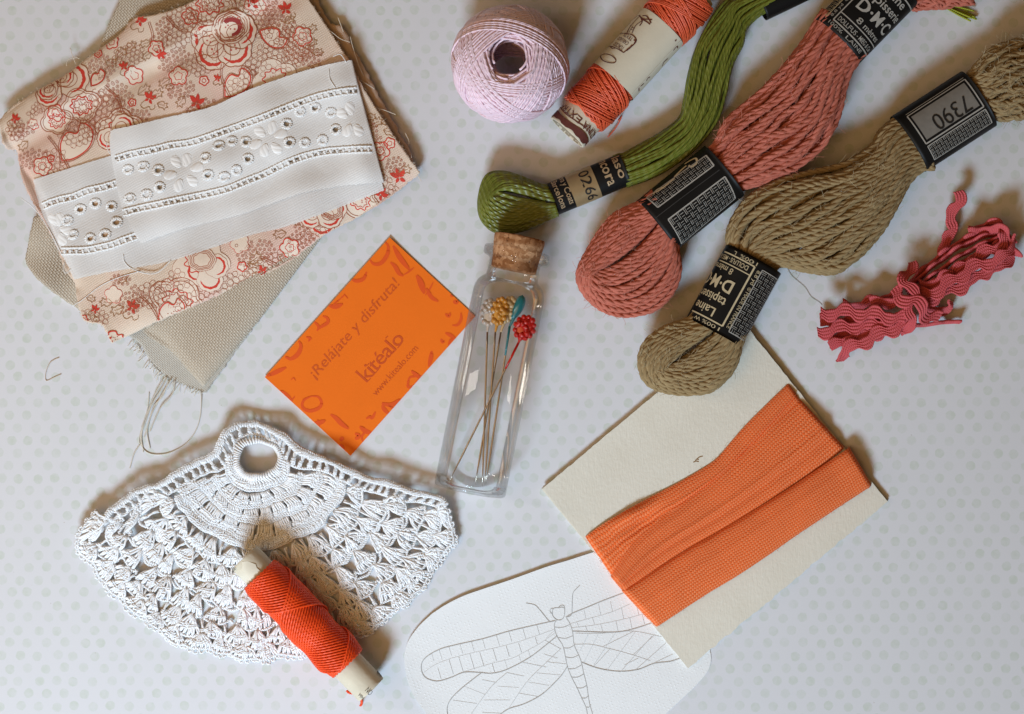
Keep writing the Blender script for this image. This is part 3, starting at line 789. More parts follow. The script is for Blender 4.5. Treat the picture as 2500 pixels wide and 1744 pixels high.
# ================================================================== WHITE EYELET TRIM
eye = thing('eyelet_trim', 'white cotton eyelet embroidery ribbon folded over the floral fabric', 'ribbon', (480, 400), k=0.989)
def z_elo(x, y):
    return np.maximum(z_flo(x, y) * 0.35 + 31 + 2.0 * np.sin(x / 33 + y / 52), z_flo(x, y) + 4.5)
EL_FOLD = A([(1850, 320), (1890, 480), (1950, 700), (2020, 965)])
def z_eup(x, y):
    d = dist_poly(x, y, EL_FOLD)
    return z_elo(x, y) + 4.6 + 2.0 * np.sin((x - y * 0.4) / 70) + 9 * np.exp(-((d - 30) / 40) ** 2) + 1.2 * np.sin(y / 17 + x / 60)
M_eye = mat_weave('white batiste', (0.79, 0.785, 0.77, 1), 3.6, 0.33, var=0.03, bump=0.5, translucent=0.06)
M_eye_lo = mat_weave('white batiste single ply', (0.79, 0.785, 0.77, 1), 3.6, 0.25, var=0.03, bump=0.55, translucent=0.17)
M_satin = mat_thread('white satin stitch', (0.80, 0.795, 0.78, 1), pitch=5, strands=1, bump=0.5, amp=1.0, rough=.45)
up_top = spl(A([(585, 692), (600, 686), (700, 665), (880, 620), (1100, 568), (1300, 480), (1500, 405), (1700, 347), (1850, 318)]), step=8)
up_bot = spl(A([(745, 1286), (960, 1212), (1150, 1165), (1300, 1125), (1420, 1082), (1600, 1022), (1800, 985), (2020, 965)]), step=8)
up_left = spl(A([(585, 692), (582, 780), (605, 930), (640, 1080), (700, 1210), (745, 1286)]), step=8)
lo_top = spl(A([(168, 948), (330, 900), (590, 820), (900, 720), (1500, 520), (1880, 440)]), step=8)
lo_bot = spl(A([(385, 1478), (560, 1440), (900, 1378), (1300, 1250), (1500, 1200), (1700, 1130), (2028, 1005)]), step=8)
lo_left = spl(A([(168, 948), (190, 1040), (212, 1110), (250, 1200), (292, 1300), (350, 1400), (385, 1478)]), step=8)
EY_UP = [(675, 895), (755, 880), (835, 900), (845, 990), (775, 1030), (685, 1050), (1085, 835), (1155, 770), (1225, 745), (1300, 750), (1310, 840), (1250, 900), (1185, 935), (1100, 925), (1515, 655), (1585, 590), (1665, 570), (1750, 595), (1775, 685), (1705, 740), (1610, 755), (1530, 755)]
EY_LO = [(420, 1105), (500, 1075), (585, 1090), (350, 1165), (380, 1240), (475, 1260), (555, 1240), (615, 1175)]
LAD_UP = [[(615, 840), (700, 815), (800, 795), (900, 770), (1000, 755), (1100, 725), (1200, 690), (1300, 655), (1400, 620), (1500, 580), (1600, 540), (1700, 510), (1800, 490), (1885, 480)],
          [(650, 1125), (750, 1100), (850, 1080), (960, 1055), (1100, 1025), (1200, 1000), (1300, 960), (1400, 920), (1500, 870), (1600, 830), (1700, 805), (1800, 795), (1965, 790)]]
LAD_LO = [[(222, 1088), (300, 1060), (385, 1040), (460, 1010), (545, 990), (640, 960)], [(318, 1326), (370, 1326), (430, 1325), (480, 1320), (520, 1311), (590, 1295), (670, 1265), (740, 1240)]]
PET_UP = [((970, 910), [(930, 855), (985, 845), (1040, 885), (1015, 955), (945, 980), (900, 925)]), ((1415, 735), [(1375, 698), (1440, 676), (1485, 710), (1462, 785), (1400, 795), (1352, 762)]), ((1865, 640), [(1808, 602), (1852, 575), (1895, 690), (1838, 690)])]
PET_LO = [((305, 1200), [(278, 1160), (322, 1262), (345, 1215), (310, 1160)])]
CUT = [(835, 900), (845, 990), (1310, 840), (1300, 750), (1100, 925), (1515, 655), (1530, 755), (1775, 685), (420, 1105), (500, 1075), (615, 1175), (555, 1240), (475, 1260), (585, 1090), (1155, 770), (1665, 570)]
def eyelet_layer(nm, top, bot, left, right, zf, mat, eyes, lads, pets):
    st = 2.6
    nu = int(np.linalg.norm(np.diff(top, axis=0), axis=1).sum() / st); nv = int(np.linalg.norm(np.diff(left, axis=0), axis=1).sum() / st)
    X = coons(top, bot, nu, nv, left, right)
    for sl in (np.s_[:, 0], np.s_[:, -1], np.s_[0, :]): X[sl] += rng.normal(0, .5, X[sl].shape)
    Fq = grid_faces(nu, nv)
    V2 = X.reshape(-1, 2)
    cen = V2[Fq].mean(1)
    keep = np.ones(len(Fq), bool)
    holes = []
    for e in eyes: holes.append((at(*e), rng.uniform(6.4, 8.6), rng.uniform(5.4, 7.2)))
    for l in lads:
        P = spl(A(l), step=15.4)
        for p in P: holes.append((p + rng.normal(0, .8, 2), rng.uniform(2.6, 4.6), rng.uniform(2.0, 3.0)))
    for hi, (c, rx, ry) in enumerate(holes):
        if (hi < len(eyes) and eyes[hi] not in CUT) or (hi >= len(eyes) and rng.random() > .45): continue
        dx = cen[:, 0] - c[0]; dy = cen[:, 1] - c[1]
        rot = -0.35; u = dx * math.cos(rot) + dy * math.sin(rot); v = -dx * math.sin(rot) + dy * math.cos(rot)
        keep &= ~((u / rx) ** 2 + (v / ry) ** 2 < 1)
    V = np.column_stack([V2, zf(V2[:, 0], V2[:, 1])])
    Uu, Vv = np.meshgrid(np.arange(nu) * st, np.arange(nv) * st, indexing='ij')
    o = mk(nm, V, Fq[keep], mat, eye, uv=grid_uv(Uu, Vv)[keep])
    # button-holed rims
    for i, (c, rx, ry) in enumerate(holes):
        big = i < len(eyes)
        n = 40 if big else 20
        a = np.arange(n) * 2 * PI / n; rot = -0.35
        w = 1 + (0.10 * np.cos(a * 14) if big else 0)
        ex = 3.0 if big else 1.0
        x = (rx + ex) * w * np.cos(a); y = (ry + ex) * w * np.sin(a)
        P = np.column_stack([c[0] + x * math.cos(rot) - y * math.sin(rot), c[1] + x * math.sin(rot) + y * math.cos(rot)])
        P = np.column_stack([P, zf(P[:, 0], P[:, 1]) + (.9 if big else .8)])
        if big:
            Vt, Ft, Ut = tube(P, 4.0 + .8 * np.cos(a * 14) + rng.normal(0, .35, n), 6, closed=True, flat=.34)
            mk('eyelet_rim', Vt, Ft, M_satin, eye, uv=Ut, sub=o)
            # radiating stitches
            rs = MB()
            for k in range(16):
                b = 2 * PI * k / 16 + rng.normal(0, .08); l0, l1 = 1.15, rng.uniform(1.6, 1.95)
                q = np.array([[rx * l0 * math.cos(b), ry * l0 * math.sin(b)], [rx * l1 * math.cos(b), ry * l1 * math.sin(b)]])
                q = np.column_stack([c[0] + q[:, 0] * math.cos(rot) - q[:, 1] * math.sin(rot), c[1] + q[:, 0] * math.sin(rot) + q[:, 1] * math.cos(rot)])
                q = resamp(q, 4); q = np.column_stack([q, zf(q[:, 0], q[:, 1]) + [1.6, 1.0, .7, .1]])
                rs.add(*tube(q, 1.0, 4))
            rs.build('rim_stitches', M_satin, eye, kind='stuff', sub=o)
    for l in lads:
        mb = MB(); P = spl(A(l), step=2.2)
        T = np.gradient(P, axis=0); T /= np.linalg.norm(T, axis=1, keepdims=True); n = np.column_stack([-T[:, 1], T[:, 0]])
        for sg in (-1, 1):
            Q = P + n * sg * (7.4 + rng.normal(0, .35, len(P)))[:, None]
            mb.add(*tube(np.column_stack([Q, zf(Q[:, 0], Q[:, 1]) + 1.3]), 2.9 + .6 * np.cos(np.arange(len(P)) * 1.7), 5, flat=.6))
        P2 = spl(A(l), step=15.4); P2 = (P2[1:] + P2[:-1]) / 2
        T = np.gradient(P2, axis=0); T /= np.linalg.norm(T, axis=1, keepdims=True); n = np.column_stack([-T[:, 1], T[:, 0]])
        for p, nn in zip(P2, n):
            q = np.array([p + nn * 6.5, p, p - nn * 6.5]) + rng.normal(0, .4, (3, 2))
            mb.add(*tube(np.column_stack([q, zf(q[:, 0], q[:, 1]) + .7]), 3.1, 6, flat=.5))
        mb.build('ladder_stitching', M_satin, eye, kind='stuff', sub=o)
    for c, ps in pets:
        c = at(*c)
        for q in ps:
            q = at(*q); d = q - c; L_ = np.linalg.norm(d); d /= L_; nn = np.array([-d[1], d[0]])
            nu2, nv2 = 22, 9
            uu = np.linspace(-1, 1, nu2)[:, None]; vv = np.linspace(-1, 1, nv2)[None]
            wid = 11.5 * np.sqrt(np.clip(1 - uu ** 2, 0, 1)) * (1 + .25 * uu)
            x = uu * 17 + 0 * vv; y = wid * vv
            xy = q + x[..., None] * d + y[..., None] * nn
            z = zf(xy[..., 0], xy[..., 1]) + 1.7 * np.sqrt(np.clip(1 - vv ** 2, 0, 1)) * np.clip(1 - uu ** 2, 0, 1) ** .4 + (np.arange(nu2)[:, None] % 2) * .8 - .3
            Uu, Vv = np.meshgrid(np.arange(nu2), np.arange(nv2), indexing='ij')
            mk('petal', np.concatenate([xy, z[..., None]], -1).reshape(-1, 3), grid_faces(nu2, nv2), M_satin, eye, uv=grid_uv(Uu * .1, Vv * 1.0), sub=o)
eyelet_layer('lower_layer', lo_top, lo_bot, lo_left, spl(A([(1880, 440), (1950, 700), (2028, 1005)]), 20), z_elo, M_eye_lo, EY_LO, LAD_LO, PET_LO)
eyelet_layer('upper_layer', up_top, up_bot, up_left, spl(EL_FOLD, step=8), z_eup, M_eye, EY_UP, LAD_UP, PET_UP)
# the rolled fold that joins both layers at the right
P = spl(EL_FOLD, step=6); n_ = len(P); ph = np.linspace(0, PI, 8)
xo = P[:, None] + np.array([0.97, -0.22]) * (5 * np.sin(ph))[None, :, None]
zz = z_eup(P[:, 0], P[:, 1])[:, None] * (1 + np.cos(ph)) / 2 + (z_elo(P[:, 0], P[:, 1]))[:, None] * (1 - np.cos(ph)) / 2
mk('folded_edge', np.concatenate([xo, zz[..., None]], -1).reshape(-1, 3), grid_faces(n_, 8), M_eye, eye)
for e, zf, n0 in (([(650, 395), (655, 430), (690, 465), (760, 492), (830, 488), (900, 425)], z_elo, 3),
                  ([(380, 665), (430, 632), (520, 562), (620, 515), (740, 480)], z_flo, 4), ([(335, 430), (332, 470), (345, 492), (365, 470)], z_elo, 3), ([(110, 95), (170, 140), (215, 200), (260, 270), (320, 390)], z_elo, 3)):
    P = spl(B(e), step=4); mk('loose_thread', *tube(np.column_stack([P, zf(P[:, 0], P[:, 1]) + n0 * .45]), 1.0, 5)[:2], M_satin, eye)
for e in ([(1762, 300), (1800, 290), (1830, 330)], [(1740, 370), (1745, 420), (1775, 468)], [(1320, 0), (1325, 25), (1345, 45)], [(562, 755), (570, 790), (582, 815)]):
    P = spl(A(e), step=4); mk('loose_thread', *tube(np.column_stack([P, z_eup(P[:, 0], P[:, 1]) + 1.2]), 1.0, 5)[:2], M_satin, eye)
# ================================================================== ORANGE CARD
card_c = Hh([(62, 850), (780, 47), (1273, 500), (555, 1303)])
crd = thing('business_card', 'orange card with dark orange lettering lying beside the glass vial', 'card', card_c.mean(0), k=0.999)
M_card = mat_plain('orange card stock', (0.83, 0.165, 0.010, 1), 0.7, 0.06, 90, 0.15, 0.12, 4)
def zc_card(x, y):
    e = dist_poly(x, y, card_c[:2])
    return 3.0 + 3.5 * np.exp(-e / 60)
X = coons(card_c[:2], card_c[[3, 2]], 40, 26)
def slab(name, X, zt, zb, mat, parent, **kw):
    nu, nv = X.shape[:2]
    Z = zt(X[..., 0], X[..., 1])
    T_ = np.concatenate([X, Z[..., None]], -1).reshape(-1, 3); Bt = T_.copy(); Bt[:, 2] -= zb; Bt[:, 2] = np.maximum(Bt[:, 2], 0.3)
    V = np.vstack([T_, Bt]); n = nu * nv
    Fq = grid_faces(nu, nv); i = np.arange(n).reshape(nu, nv)
    loop = np.r_[i[:-1, 0], i[-1, :-1], i[1:, -1][::-1], i[0, 1:][::-1]]
    l2 = np.roll(loop, -1)
    side = np.stack([loop, loop + n, l2 + n, l2], 1)
    return mk(name, V, np.vstack([Fq, Fq[:, ::-1] + n, side]), mat, parent, smooth=False, **kw)
card_o = slab('card', X, zc_card, 2.4, M_card, crd)
def oncard(off): return lambda P: np.column_stack([np.asarray(P, float), zc_card(np.asarray(P)[:, 0], np.asarray(P)[:, 1]) + off])
rd = (card_c[1] - card_c[0]); rd /= np.linalg.norm(rd); upv = np.array([rd[1], -rd[0]])
inset = card_c.mean(0) + (card_c - card_c.mean(0)) * 0.997
pr = Print(oncard(0.35))
def hp(x, y): return Hh([(x, y)])[0]
pr.text('¡Relájate y disfruta!', hp(352, 862), rd, upv, size=37, length=312, bold=0.002, shear=0.12)
pr.build('slogan_print', mat_plain('slogan ink', (0.60, 0.095, 0.01, 1), 0.7, 0.05), crd, sub=card_o)
pr = Print(oncard(0.35))
pr.text('kitéalo', hp(648, 882), rd, upv, size=52, length=141, bold=0.004, spacing=.95)
kb = hp(648, 882)
for fx, fy, l0, l1 in ((.045, 0, -5, 8), (.03, .72, -5, 2), (.165, 0, -3, 7), (.265, 0, -5, 6), (.26, .52, -6, 2), (.835, 0, -5, 6), (.83, .72, -6, 2), (.72, 0, -2, 6)):
    p = kb + rd * 141 * fx + upv * 52 * fy; pr.stroke([p + rd * l0, p + rd * l1], 2.0, False, None)
pr.build('name_print', mat_plain('name ink', (0.57, 0.08, 0.01, 1), 0.7, 0.05), crd, sub=card_o)
pr = Print(oncard(0.35))
pr.text('www.kitealo.com', hp(702, 962), rd, upv, size=25, length=156, bold=0.0)
pr.build('address_print', mat_plain('address ink', (0.60, 0.095, 0.01, 1), 0.7, 0.05), crd, sub=card_o)
pr = Print(oncard(0.30))
def glyph(ch, x, y, size, ang, bold=0.03, sx=1.0):
    e = np.array([math.cos(ang), math.sin(ang)]); u = np.array([e[1], -e[0]])
    V, T = text_mesh(ch, bold); w = (V[:, 0].max() - V[:, 0].min()) * size * sx; h = (V[:, 1].max() - V[:, 1].min()) * size; y0 = V[:, 1].min() * size
    pr.text(ch, hp(x, y) - e * w / 2 - u * (h / 2 + y0), e, u, size=size, length=w, bold=bold, clip=inset)
def brush(P, w):
    P = spl(Hh(P), step=3); t = np.linspace(0, 1, len(P)); 
    T = np.gradient(P, axis=0); T /= np.linalg.norm(T, axis=1, keepdims=True); n = np.column_stack([-T[:, 1], T[:, 0]])
    ww = w / 2.355 * (0.25 + 0.75 * np.sin(PI * np.clip(t, .02, .98)) ** .7)
    a = P - n * ww[:, None] / 2; b = P + n * ww[:, None] / 2
    for i in range(len(P) - 1):
        q = clip_poly([a[i], b[i], b[i + 1], a[i + 1]], inset)
        if len(q) >= 3: pr.tri(np.array(q), np.array([(0, j, j + 1) for j in range(1, len(q) - 1)]))
    return
brush([(665, 175), (690, 200), (730, 195), (765, 150), (772, 100), (755, 75)], 24)
brush([(785, 190), (812, 215), (835, 255), (860, 268)], 26); brush([(800, 95), (840, 165), (895, 235)], 30); brush([(860, 262), (890, 245), (920, 220)], 10)
brush([(935, 265), (955, 300), (980, 370)], 36); brush([(985, 380), (1010, 345), (1030, 305)], 10); brush([(990, 340), (1020, 390), (1060, 415)], 24)
brush([(555, 285), (590, 298), (630, 285), (648, 245)], 22); brush([(430, 440), (470, 445), (510, 430)], 28); brush([(440, 450), (480, 415), (512, 385), (520, 372)], 8)
brush([(395, 500), (420, 510), (425, 535), (390, 560), (365, 578)], 20); brush([(345, 530), (372, 560), (362, 585)], 16); brush([(300, 620), (325, 628), (312, 645)], 14)
brush([(180, 735), (215, 745), (255, 715), (270, 670), (258, 645)], 26); brush([(75, 845), (120, 825), (185, 795)], 26); brush([(212, 868), (228, 855), (238, 872)], 6)
brush([(150, 930), (185, 950), (220, 990)], 22); brush([(215, 985), (228, 970), (234, 960)], 8)
brush([(330, 960), (285, 985), (280, 1025), (320, 1045), (370, 1030), (388, 1000), (370, 965), (330, 960)], 20)
brush([(345, 1115), (380, 1112), (410, 1100)], 26); brush([(365, 1095), (372, 1120), (378, 1135)], 12)
brush([(440, 1065), (470, 1085), (505, 1120), (545, 1148)], 28); brush([(495, 1235), (505, 1255), (512, 1278)], 30); brush([(492, 1205), (512, 1208), (514, 1212)], 30)
brush([(580, 1175), (600, 1185), (596, 1200), (580, 1205)], 24); brush([(608, 1135), (640, 1160), (680, 1175)], 28); brush([(648, 1160), (620, 1190), (625, 1222)], 14)
brush([(645, 1090), (665, 1080), (680, 1085), (698, 1050)], 18); brush([(735, 1000), (790, 1010), (850, 975)], 26); brush([(740, 1005), (745, 1030), (775, 1065)], 24); brush([(770, 1010), (800, 1040), (760, 1085)], 16)
brush([(890, 870), (885, 905), (920, 905), (945, 870), (950, 840)], 20); brush([(905, 815), (935, 840), (970, 855)], 24); brush([(880, 880), (900, 850), (930, 850)], 12)
brush([(1005, 790), (1015, 750), (1022, 700)], 26); brush([(1075, 630), (1085, 650), (1095, 640)], 20); brush([(1100, 595), (1130, 610), (1160, 632)], 22); brush([(1160, 630), (1130, 640), (1118, 675)], 16)
brush([(1100, 485), (1120, 500), (1128, 480)], 20); brush([(1190, 480), (1190, 520), (1170, 550), (1140, 552)], 18); brush([(1145, 415), (1165, 420), (1172, 410)], 26); brush([(1128, 385), (1140, 380), (1145, 388)], 16)
brush([(510, 395), (520, 378), (540, 400)], 6)
pr.build('scattered_letter_print', mat_plain('letter ink', (0.70, 0.085, 0.008, 1), 0.7, 0.06), crd, sub=card_o)

# ================================================================== GLASS VIAL WITH CORK
axis0 = hp(1240, 1508); axis1 = hp(1525, 72)
vd = axis1 - axis0; vd /= np.linalg.norm(vd); vn = np.array([-vd[1], vd[0]])
ZV = 89.0
via = thing('glass_vial', 'clear glass vial with cork stopper lying beside the orange card', 'bottle', axis0, k=0.986)
def mat_glass():
    """thin clear glass: light passes straight through, reflection grows towards grazing angles"""
    t = NT('clear glass')
    tr = t.n('ShaderNodeBsdfTransparent'); tr.inputs['Color'].default_value = (0.995, 0.997, 0.995, 1)
    go = t.n('ShaderNodeBsdfGlossy'); go.inputs['Roughness'].default_value = 0.0
    fr = t.n('ShaderNodeFresnel'); fr.inputs['IOR'].default_value = 1.42
    m2 = t.n('ShaderNodeMixShader'); t.l(t.math('ADD', 0.012, t.smooth(fr.outputs[0], 0.08, 0.9, 0.0, 0.6)), m2.inputs[0]); t.l(tr.outputs[0], m2.inputs[1]); t.l(go.outputs[0], m2.inputs[2])
    t.l(m2.outputs[0], t.out.inputs['Surface'])
    return t.m
outer = [(0, 0.01), (0, 40), (0, 70), (1.2, 80), (4, 86), (9, 88), (60, 88), (250, 88), (470, 88), (488, 87.6), (502, 85.5), (514, 80.5), (522, 73), (527, 66.5), (530, 64), (545, 62), (560, 62), (570, 63), (574, 68), (577, 78), (582, 80.5), (592, 81), (599, 80), (602, 76), (602.5, 70), (601, 61)]
Vg, Fg, Ug = revolve(axis0, vd, outer, ZV, 96)
gb = mk('glass_body', Vg, Fg, mat_glass(), via)
bm = bmesh.new(); bm.from_mesh(gb.data); bmesh.ops.remove_doubles(bm, verts=bm.verts[:], dist=1e-6); bmesh.ops.recalc_face_normals(bm, faces=bm.faces[:]); bm.to_mesh(gb.data); bm.free()
def mat_cork():
    t = NT('cork'); v = t.px()
    vo = t.n('ShaderNodeTexVoronoi'); vo.inputs['Scale'].default_value = 1 / 9.0; t.l(v, vo.inputs['Vector'])
    f = t.smooth(t.sep(vo.outputs['Color'])[0], 0.1, 0.95)
    c = t.mixc(f, (0.30, 0.135, 0.055, 1), (0.52, 0.29, 0.15, 1))
    c = t.mixc(t.smooth(t.noise(v, 7, 4.0), 0.62, 0.70), c, (0.10, 0.035, 0.015, 1))
    t.base(c, 0.85, 0.2); t.bump(t.noise(v, 5, 4.0), 0.7, 2.0)
    return t.m
ck = [(548, 0.01), (548, 40), (549, 53), (553, 55.5), (585, 57.4), (604, 60), (622, 62), (630, 62), (633, 60), (634, 40), (634, 0.01)]
cc_ = np.array(ck, float); cs = []
for a, b in zip(cc_[:-1], cc_[1:]):
    m = max(1, int(np.linalg.norm(b - a) / 5))
    for i in range(m): cs.append(a + (b - a) * i / m)
cs.append(cc_[-1])
Vc, Fc_, _ = revolve(axis0, vd, cs, ZV, 60)
Vc[:, :] += rng.normal(0, 0.35, Vc.shape)
mk('cork_stopper', Vc, Fc_, mat_cork(), via)
Vb, Fb, _ = revolve(axis0, vd, [(5, 0.01), (5, 60), (7, 74), (12, 81), (20, 85), (28, 86.5)], ZV, 72); mk('thick_base', Vb, Fb, gb.data.materials[0], via)

# ---- pins inside the vial
def pinhead_cluster(c, d, L_, W_, zc, bead, n, mb):
    """grape-like head of small pearls on a flat oval"""
    nn = np.array([-d[1], d[0]])
    for k in range(n):
        a = 2 * PI * k / n
        q = c + d * (L_ * math.cos(a)) + nn * (W_ * math.sin(a))
        mb.add(*ball([*q, zc + rng.uniform(-2, 2)], bead * rng.uniform(.85, 1.12)))
    for k in range(n):
        a = rng.uniform(0, 2 * PI); rr = math.sqrt(rng.uniform(0, .6))
        q = c + d * (L_ * rr * math.cos(a)) + nn * (W_ * rr * math.sin(a))
        mb.add(*ball([*q, zc + rng.uniform(2, 6)], bead * rng.uniform(.85, 1.15)))
def ball(c, r, n=10, m=7, sz=1.0):
    th = np.linspace(0.02, PI - 0.02, m); ph = np.arange(n) * 2 * PI / n
    V = np.stack([np.sin(th)[:, None] * np.cos(ph), np.sin(th)[:, None] * np.sin(ph), np.cos(th)[:, None] * sz + 0 * ph], -1).reshape(-1, 3) * r + np.asarray(c, float)
    i = np.arange(m * n).reshape(m, n)
    Fq = np.stack([i[:-1], i[1:], np.roll(i, -1, 1)[1:], np.roll(i, -1, 1)[:-1]], -1).reshape(-1, 4)
    return V, Fq
M_steel = mat_plain('pin steel', (0.42, 0.37, 0.31, 1), 0.28, 0.15, 15, 0.5, 0, metallic=1.0)
def pearl(name, c, rough=0.22, sss=0.0, coat=0.35):
    t = NT(name); t.base(c, rough, 0.6); t.b.inputs['Coat Weight'].default_value = coat; t.b.inputs['Coat Roughness'].default_value = 0.08
    return t.m
zfloor = 12.0
PINS = [  # label, head colour material, head kind, head centre, head L/W, shaft start, shaft end, z head, z tip
    ('silver pearl cluster headed pin, leftmost inside the vial', pearl('silver pearl', (0.62, 0.56, 0.50, 1)), 'cluster', (1352, 478), (38, 22), (1342, 590), (1312, 1482), 44, 15),
    ('amber yellow cluster headed pin inside the vial beside the silver one', pearl('amber pearl', (0.62, 0.30, 0.045, 1)), 'cluster', (1413, 470), (40, 22), (1388, 590), (1326, 1476), 52, 18),
    ('cream pearl cluster headed pin inside the vial behind the amber one', pearl('cream pearl', (0.66, 0.52, 0.30, 1)), 'cluster', (1462, 462), (38, 20), (1419, 592), (1270, 1474), 42, 15),
    ('teal drop headed pin inside the vial', pearl('teal pearl', (0.012, 0.20, 0.25, 1)), 'drop', (1520, 452), (36, 18), (1470, 560), (1332, 1470), 46, 15),
    ('red berry headed pin slanting across the others inside the vial', pearl('red lacquer', (0.56, 0.008, 0.006, 1), 0.15), 'cluster', (1556, 566), (36, 30), (1520, 655), (1116, 1462), 62, 34),
]
for lab, hm, kd, hc, (hl, hw), s0, s1, zh, zt in PINS:
    c = hp(*hc); a = hp(*s0); b = hp(*s1)
    d = (c - a); d /= np.linalg.norm(d)
    p = thing('pin', lab, 'pin', b, 'pins with decorative heads inside the vial', k=0.99)
    mb = MB()
    if kd == 'cluster':
        mb.add(*ball([*c, zh], 1.0, 14, 10)); V0 = mb.V[0]
        nn = np.array([-d[1], d[0]]); q = V0 - np.array([*c, zh])
        V0[:, :2] = c + np.outer(q[:, 0] * hl / 1.2, d) + np.outer(q[:, 1] * hw / 1.2, nn); V0[:, 2] = zh + q[:, 2] * 7
        pinhead_cluster(c, d, hl / 1.35, hw / 1.35, zh, 7.6, 12, mb)
    else:
        n = 16; t_ = np.linspace(-1, 1, 14); nn = np.array([-d[1], d[0]])
        rr = hw * .85 * np.sqrt(np.clip(1 - t_ ** 2, 0.0005, 1)) * (0.62 + 0.38 * (t_ + 1) / 2)
        P = np.array([[*(c + d * hl * .92 * q - nn * 4 * q * q), zh] for q in t_])
        mb.add(*tube(P, rr, n)[:2])
    nk = np.array([[*(c - d * hl * .7), zh], [*(a * .6 + c * .4), zh * .97], [*a, zh * .93]]); 
    mb.add(*tube(spl(nk, 7), np.linspace(5, 2.6, 7), 8)[:2])
    hd = mb.build('head', hm, p)
    sh = np.linspace(0, 1, 12)[:, None]
    P = np.array([*a, zh * .95])[None] * (1 - sh) + np.array([*b, zt])[None] * sh
    rad = np.full(12, 2.3); rad[-1] = 0.4; rad[-2] = 1.6
    mk('shaft', *tube(P, rad, 8)[:2], M_steel, p)
    if 'red' in lab or 'teal' in lab:
        mk('enamel_sleeve', *tube(P[:3] * [[1, 1, 1]], np.array([3.2, 3.0, 2.5]), 8)[:2], hm, p)

# ================================================================== CREAM CARD AND ORANGE BIAS TAPE
cc4 = L([(50, 705), (1025, -110), (1735, 770), (760, 1585)])
M_cream = None
def mat_cream():
    t = NT('handmade cream paper'); v = t.px()
    c = t.mixc(t.noise(v, 90, 4.0), (0.64, 0.60, 0.50, 1), (0.71, 0.68, 0.59, 1))
    c = t.mixc(t.math('MULTIPLY', t.smooth(t.noise(v, 8, 2.0), 0.74, 0.80), 0.6), c, (0.42, 0.33, 0.2, 1))
    mp = t.n('ShaderNodeMapping'); t.l(v, mp.inputs[0]); mp.inputs['Scale'].default_value = (1, 0.18, 1); mp.inputs['Rotation'].default_value[2] = .6
    fib = t.noise(mp.outputs[0], 4, 4.0)
    c = t.mixc(t.math('MULTIPLY', t.smooth(fib, 0.55, 0.75), 0.25), c, (0.80, 0.78, 0.70, 1))
    t.base(c, 0.9, 0.15); t.bump(t.math('ADD', fib, t.noise(v, 9, 4.0)), 0.45, 1.6)
    return t.m
M_cream = mat_cream()
ccd = thing('cream_card', 'folded cream handmade paper card wound with orange bias tape', 'card', cc4.mean(0), k=0.998)
def ragged(P, amp, step=9):
    P = resamp(P, step=step); P[1:-1] += rng.normal(0, amp, P[1:-1].shape); return P
X = coons(ragged(cc4[:2], .5), ragged(cc4[[3, 2]], 1.6), 80, 80, ragged(cc4[[0, 3]], .4), ragged(cc4[[1, 2]], .5))
slab('upper_leaf', X, lambda x, y: 13 + 1.6 * np.sin(x / 130) + 3.5 * np.exp(-dist_poly(x, y, cc4[[0, 1]]) / 50), 4.5, M_cream, ccd)
low = cc4 + np.array([[-2, 3], [3, 2], [2, 0], [0, -3]])
slab('lower_leaf', coons(ragged(low[:2], .6), ragged(low[[3, 2]], 1.5), 60, 60), lambda x, y: 5.5 + 0 * x, 4.5, M_cream, ccd)
prc = Print(lambda P: np.column_stack([P, np.full(len(P), 16.0)]))
def zc_leaf(x, y): return 13 + 1.6 * np.sin(x / 130) + 3.5 * np.exp(-dist_poly(x, y, cc4[[0, 1]]) / 50)
prc = Print(lambda P: np.column_stack([P, zc_leaf(P[:, 0], P[:, 1]) + 0.5]))
for q in ([(785, 578), (800, 572), (812, 576)], [(795, 570), (815, 552), (832, 548)], [(800, 562), (812, 566)]): prc.stroke(L(q), 2.2, False, 4)
prc.build('brown_fibre', mat_plain('bark fibre', (0.22, 0.11, 0.03, 1)), ccd)

tape = thing('bias_tape', 'bright orange woven bias tape wound round the cream card', 'tape', L([(900, 850)])[0], k=0.996)
M_tape = mat_weave('orange tape weave', (0.74, 0.118, 0.020, 1), 5.0, 0.78, var=0.22, bump=0.6, uvmode=True, c2=(0.86, 0.30, 0.13, 1), hole=0.30, sheen=0.0)
def tape_band(name, upper, lower, zfun, sub=None, endL=True, endR=True):
    up = spl(L(upper), step=5); lo = spl(L(lower), step=5)
    nu = 120; nv = 34
    X = coons(up, lo, nu, nv)
    u = np.linspace(0, 1, nu)[:, None] + np.zeros((1, nv)); v = np.linspace(0, 1, nv)[None] + np.zeros((nu, 1))
    Z = zfun(u, v, X)
    # roll the ends down over the card edges
    w = 0.022
    for end, sgn in ((u, -1), (1 - u, 1)):
        e = np.clip((w - end) / w, 0, 1)
        Z = Z - (Z - 1.0) * (1 - np.sqrt(np.clip(1 - e ** 2, 0, 1)))
    ln = np.linalg.norm(np.diff(up, axis=0), axis=1).sum(); wd = np.linalg.norm(X[nu // 2, 0] - X[nu // 2, -1])
    V = np.concatenate([X, Z[..., None]], -1).reshape(-1, 3)
    return mk(name, V, grid_faces(nu, nv), M_tape, tape, uv=grid_uv(u * ln, v * wd))
def edge_roll(v, k=14): return 1 - np.exp(-v * k) * 0.9
b1 = dict(upper=[(252, 948), (330, 890), (430, 828), (560, 757), (700, 685), (830, 610), (900, 560), (970, 480), (1040, 400), (1150, 290), (1258, 186)],
          lower=[(392, 1145), (520, 1030), (700, 880), (900, 720), (1100, 520), (1315, 268)])
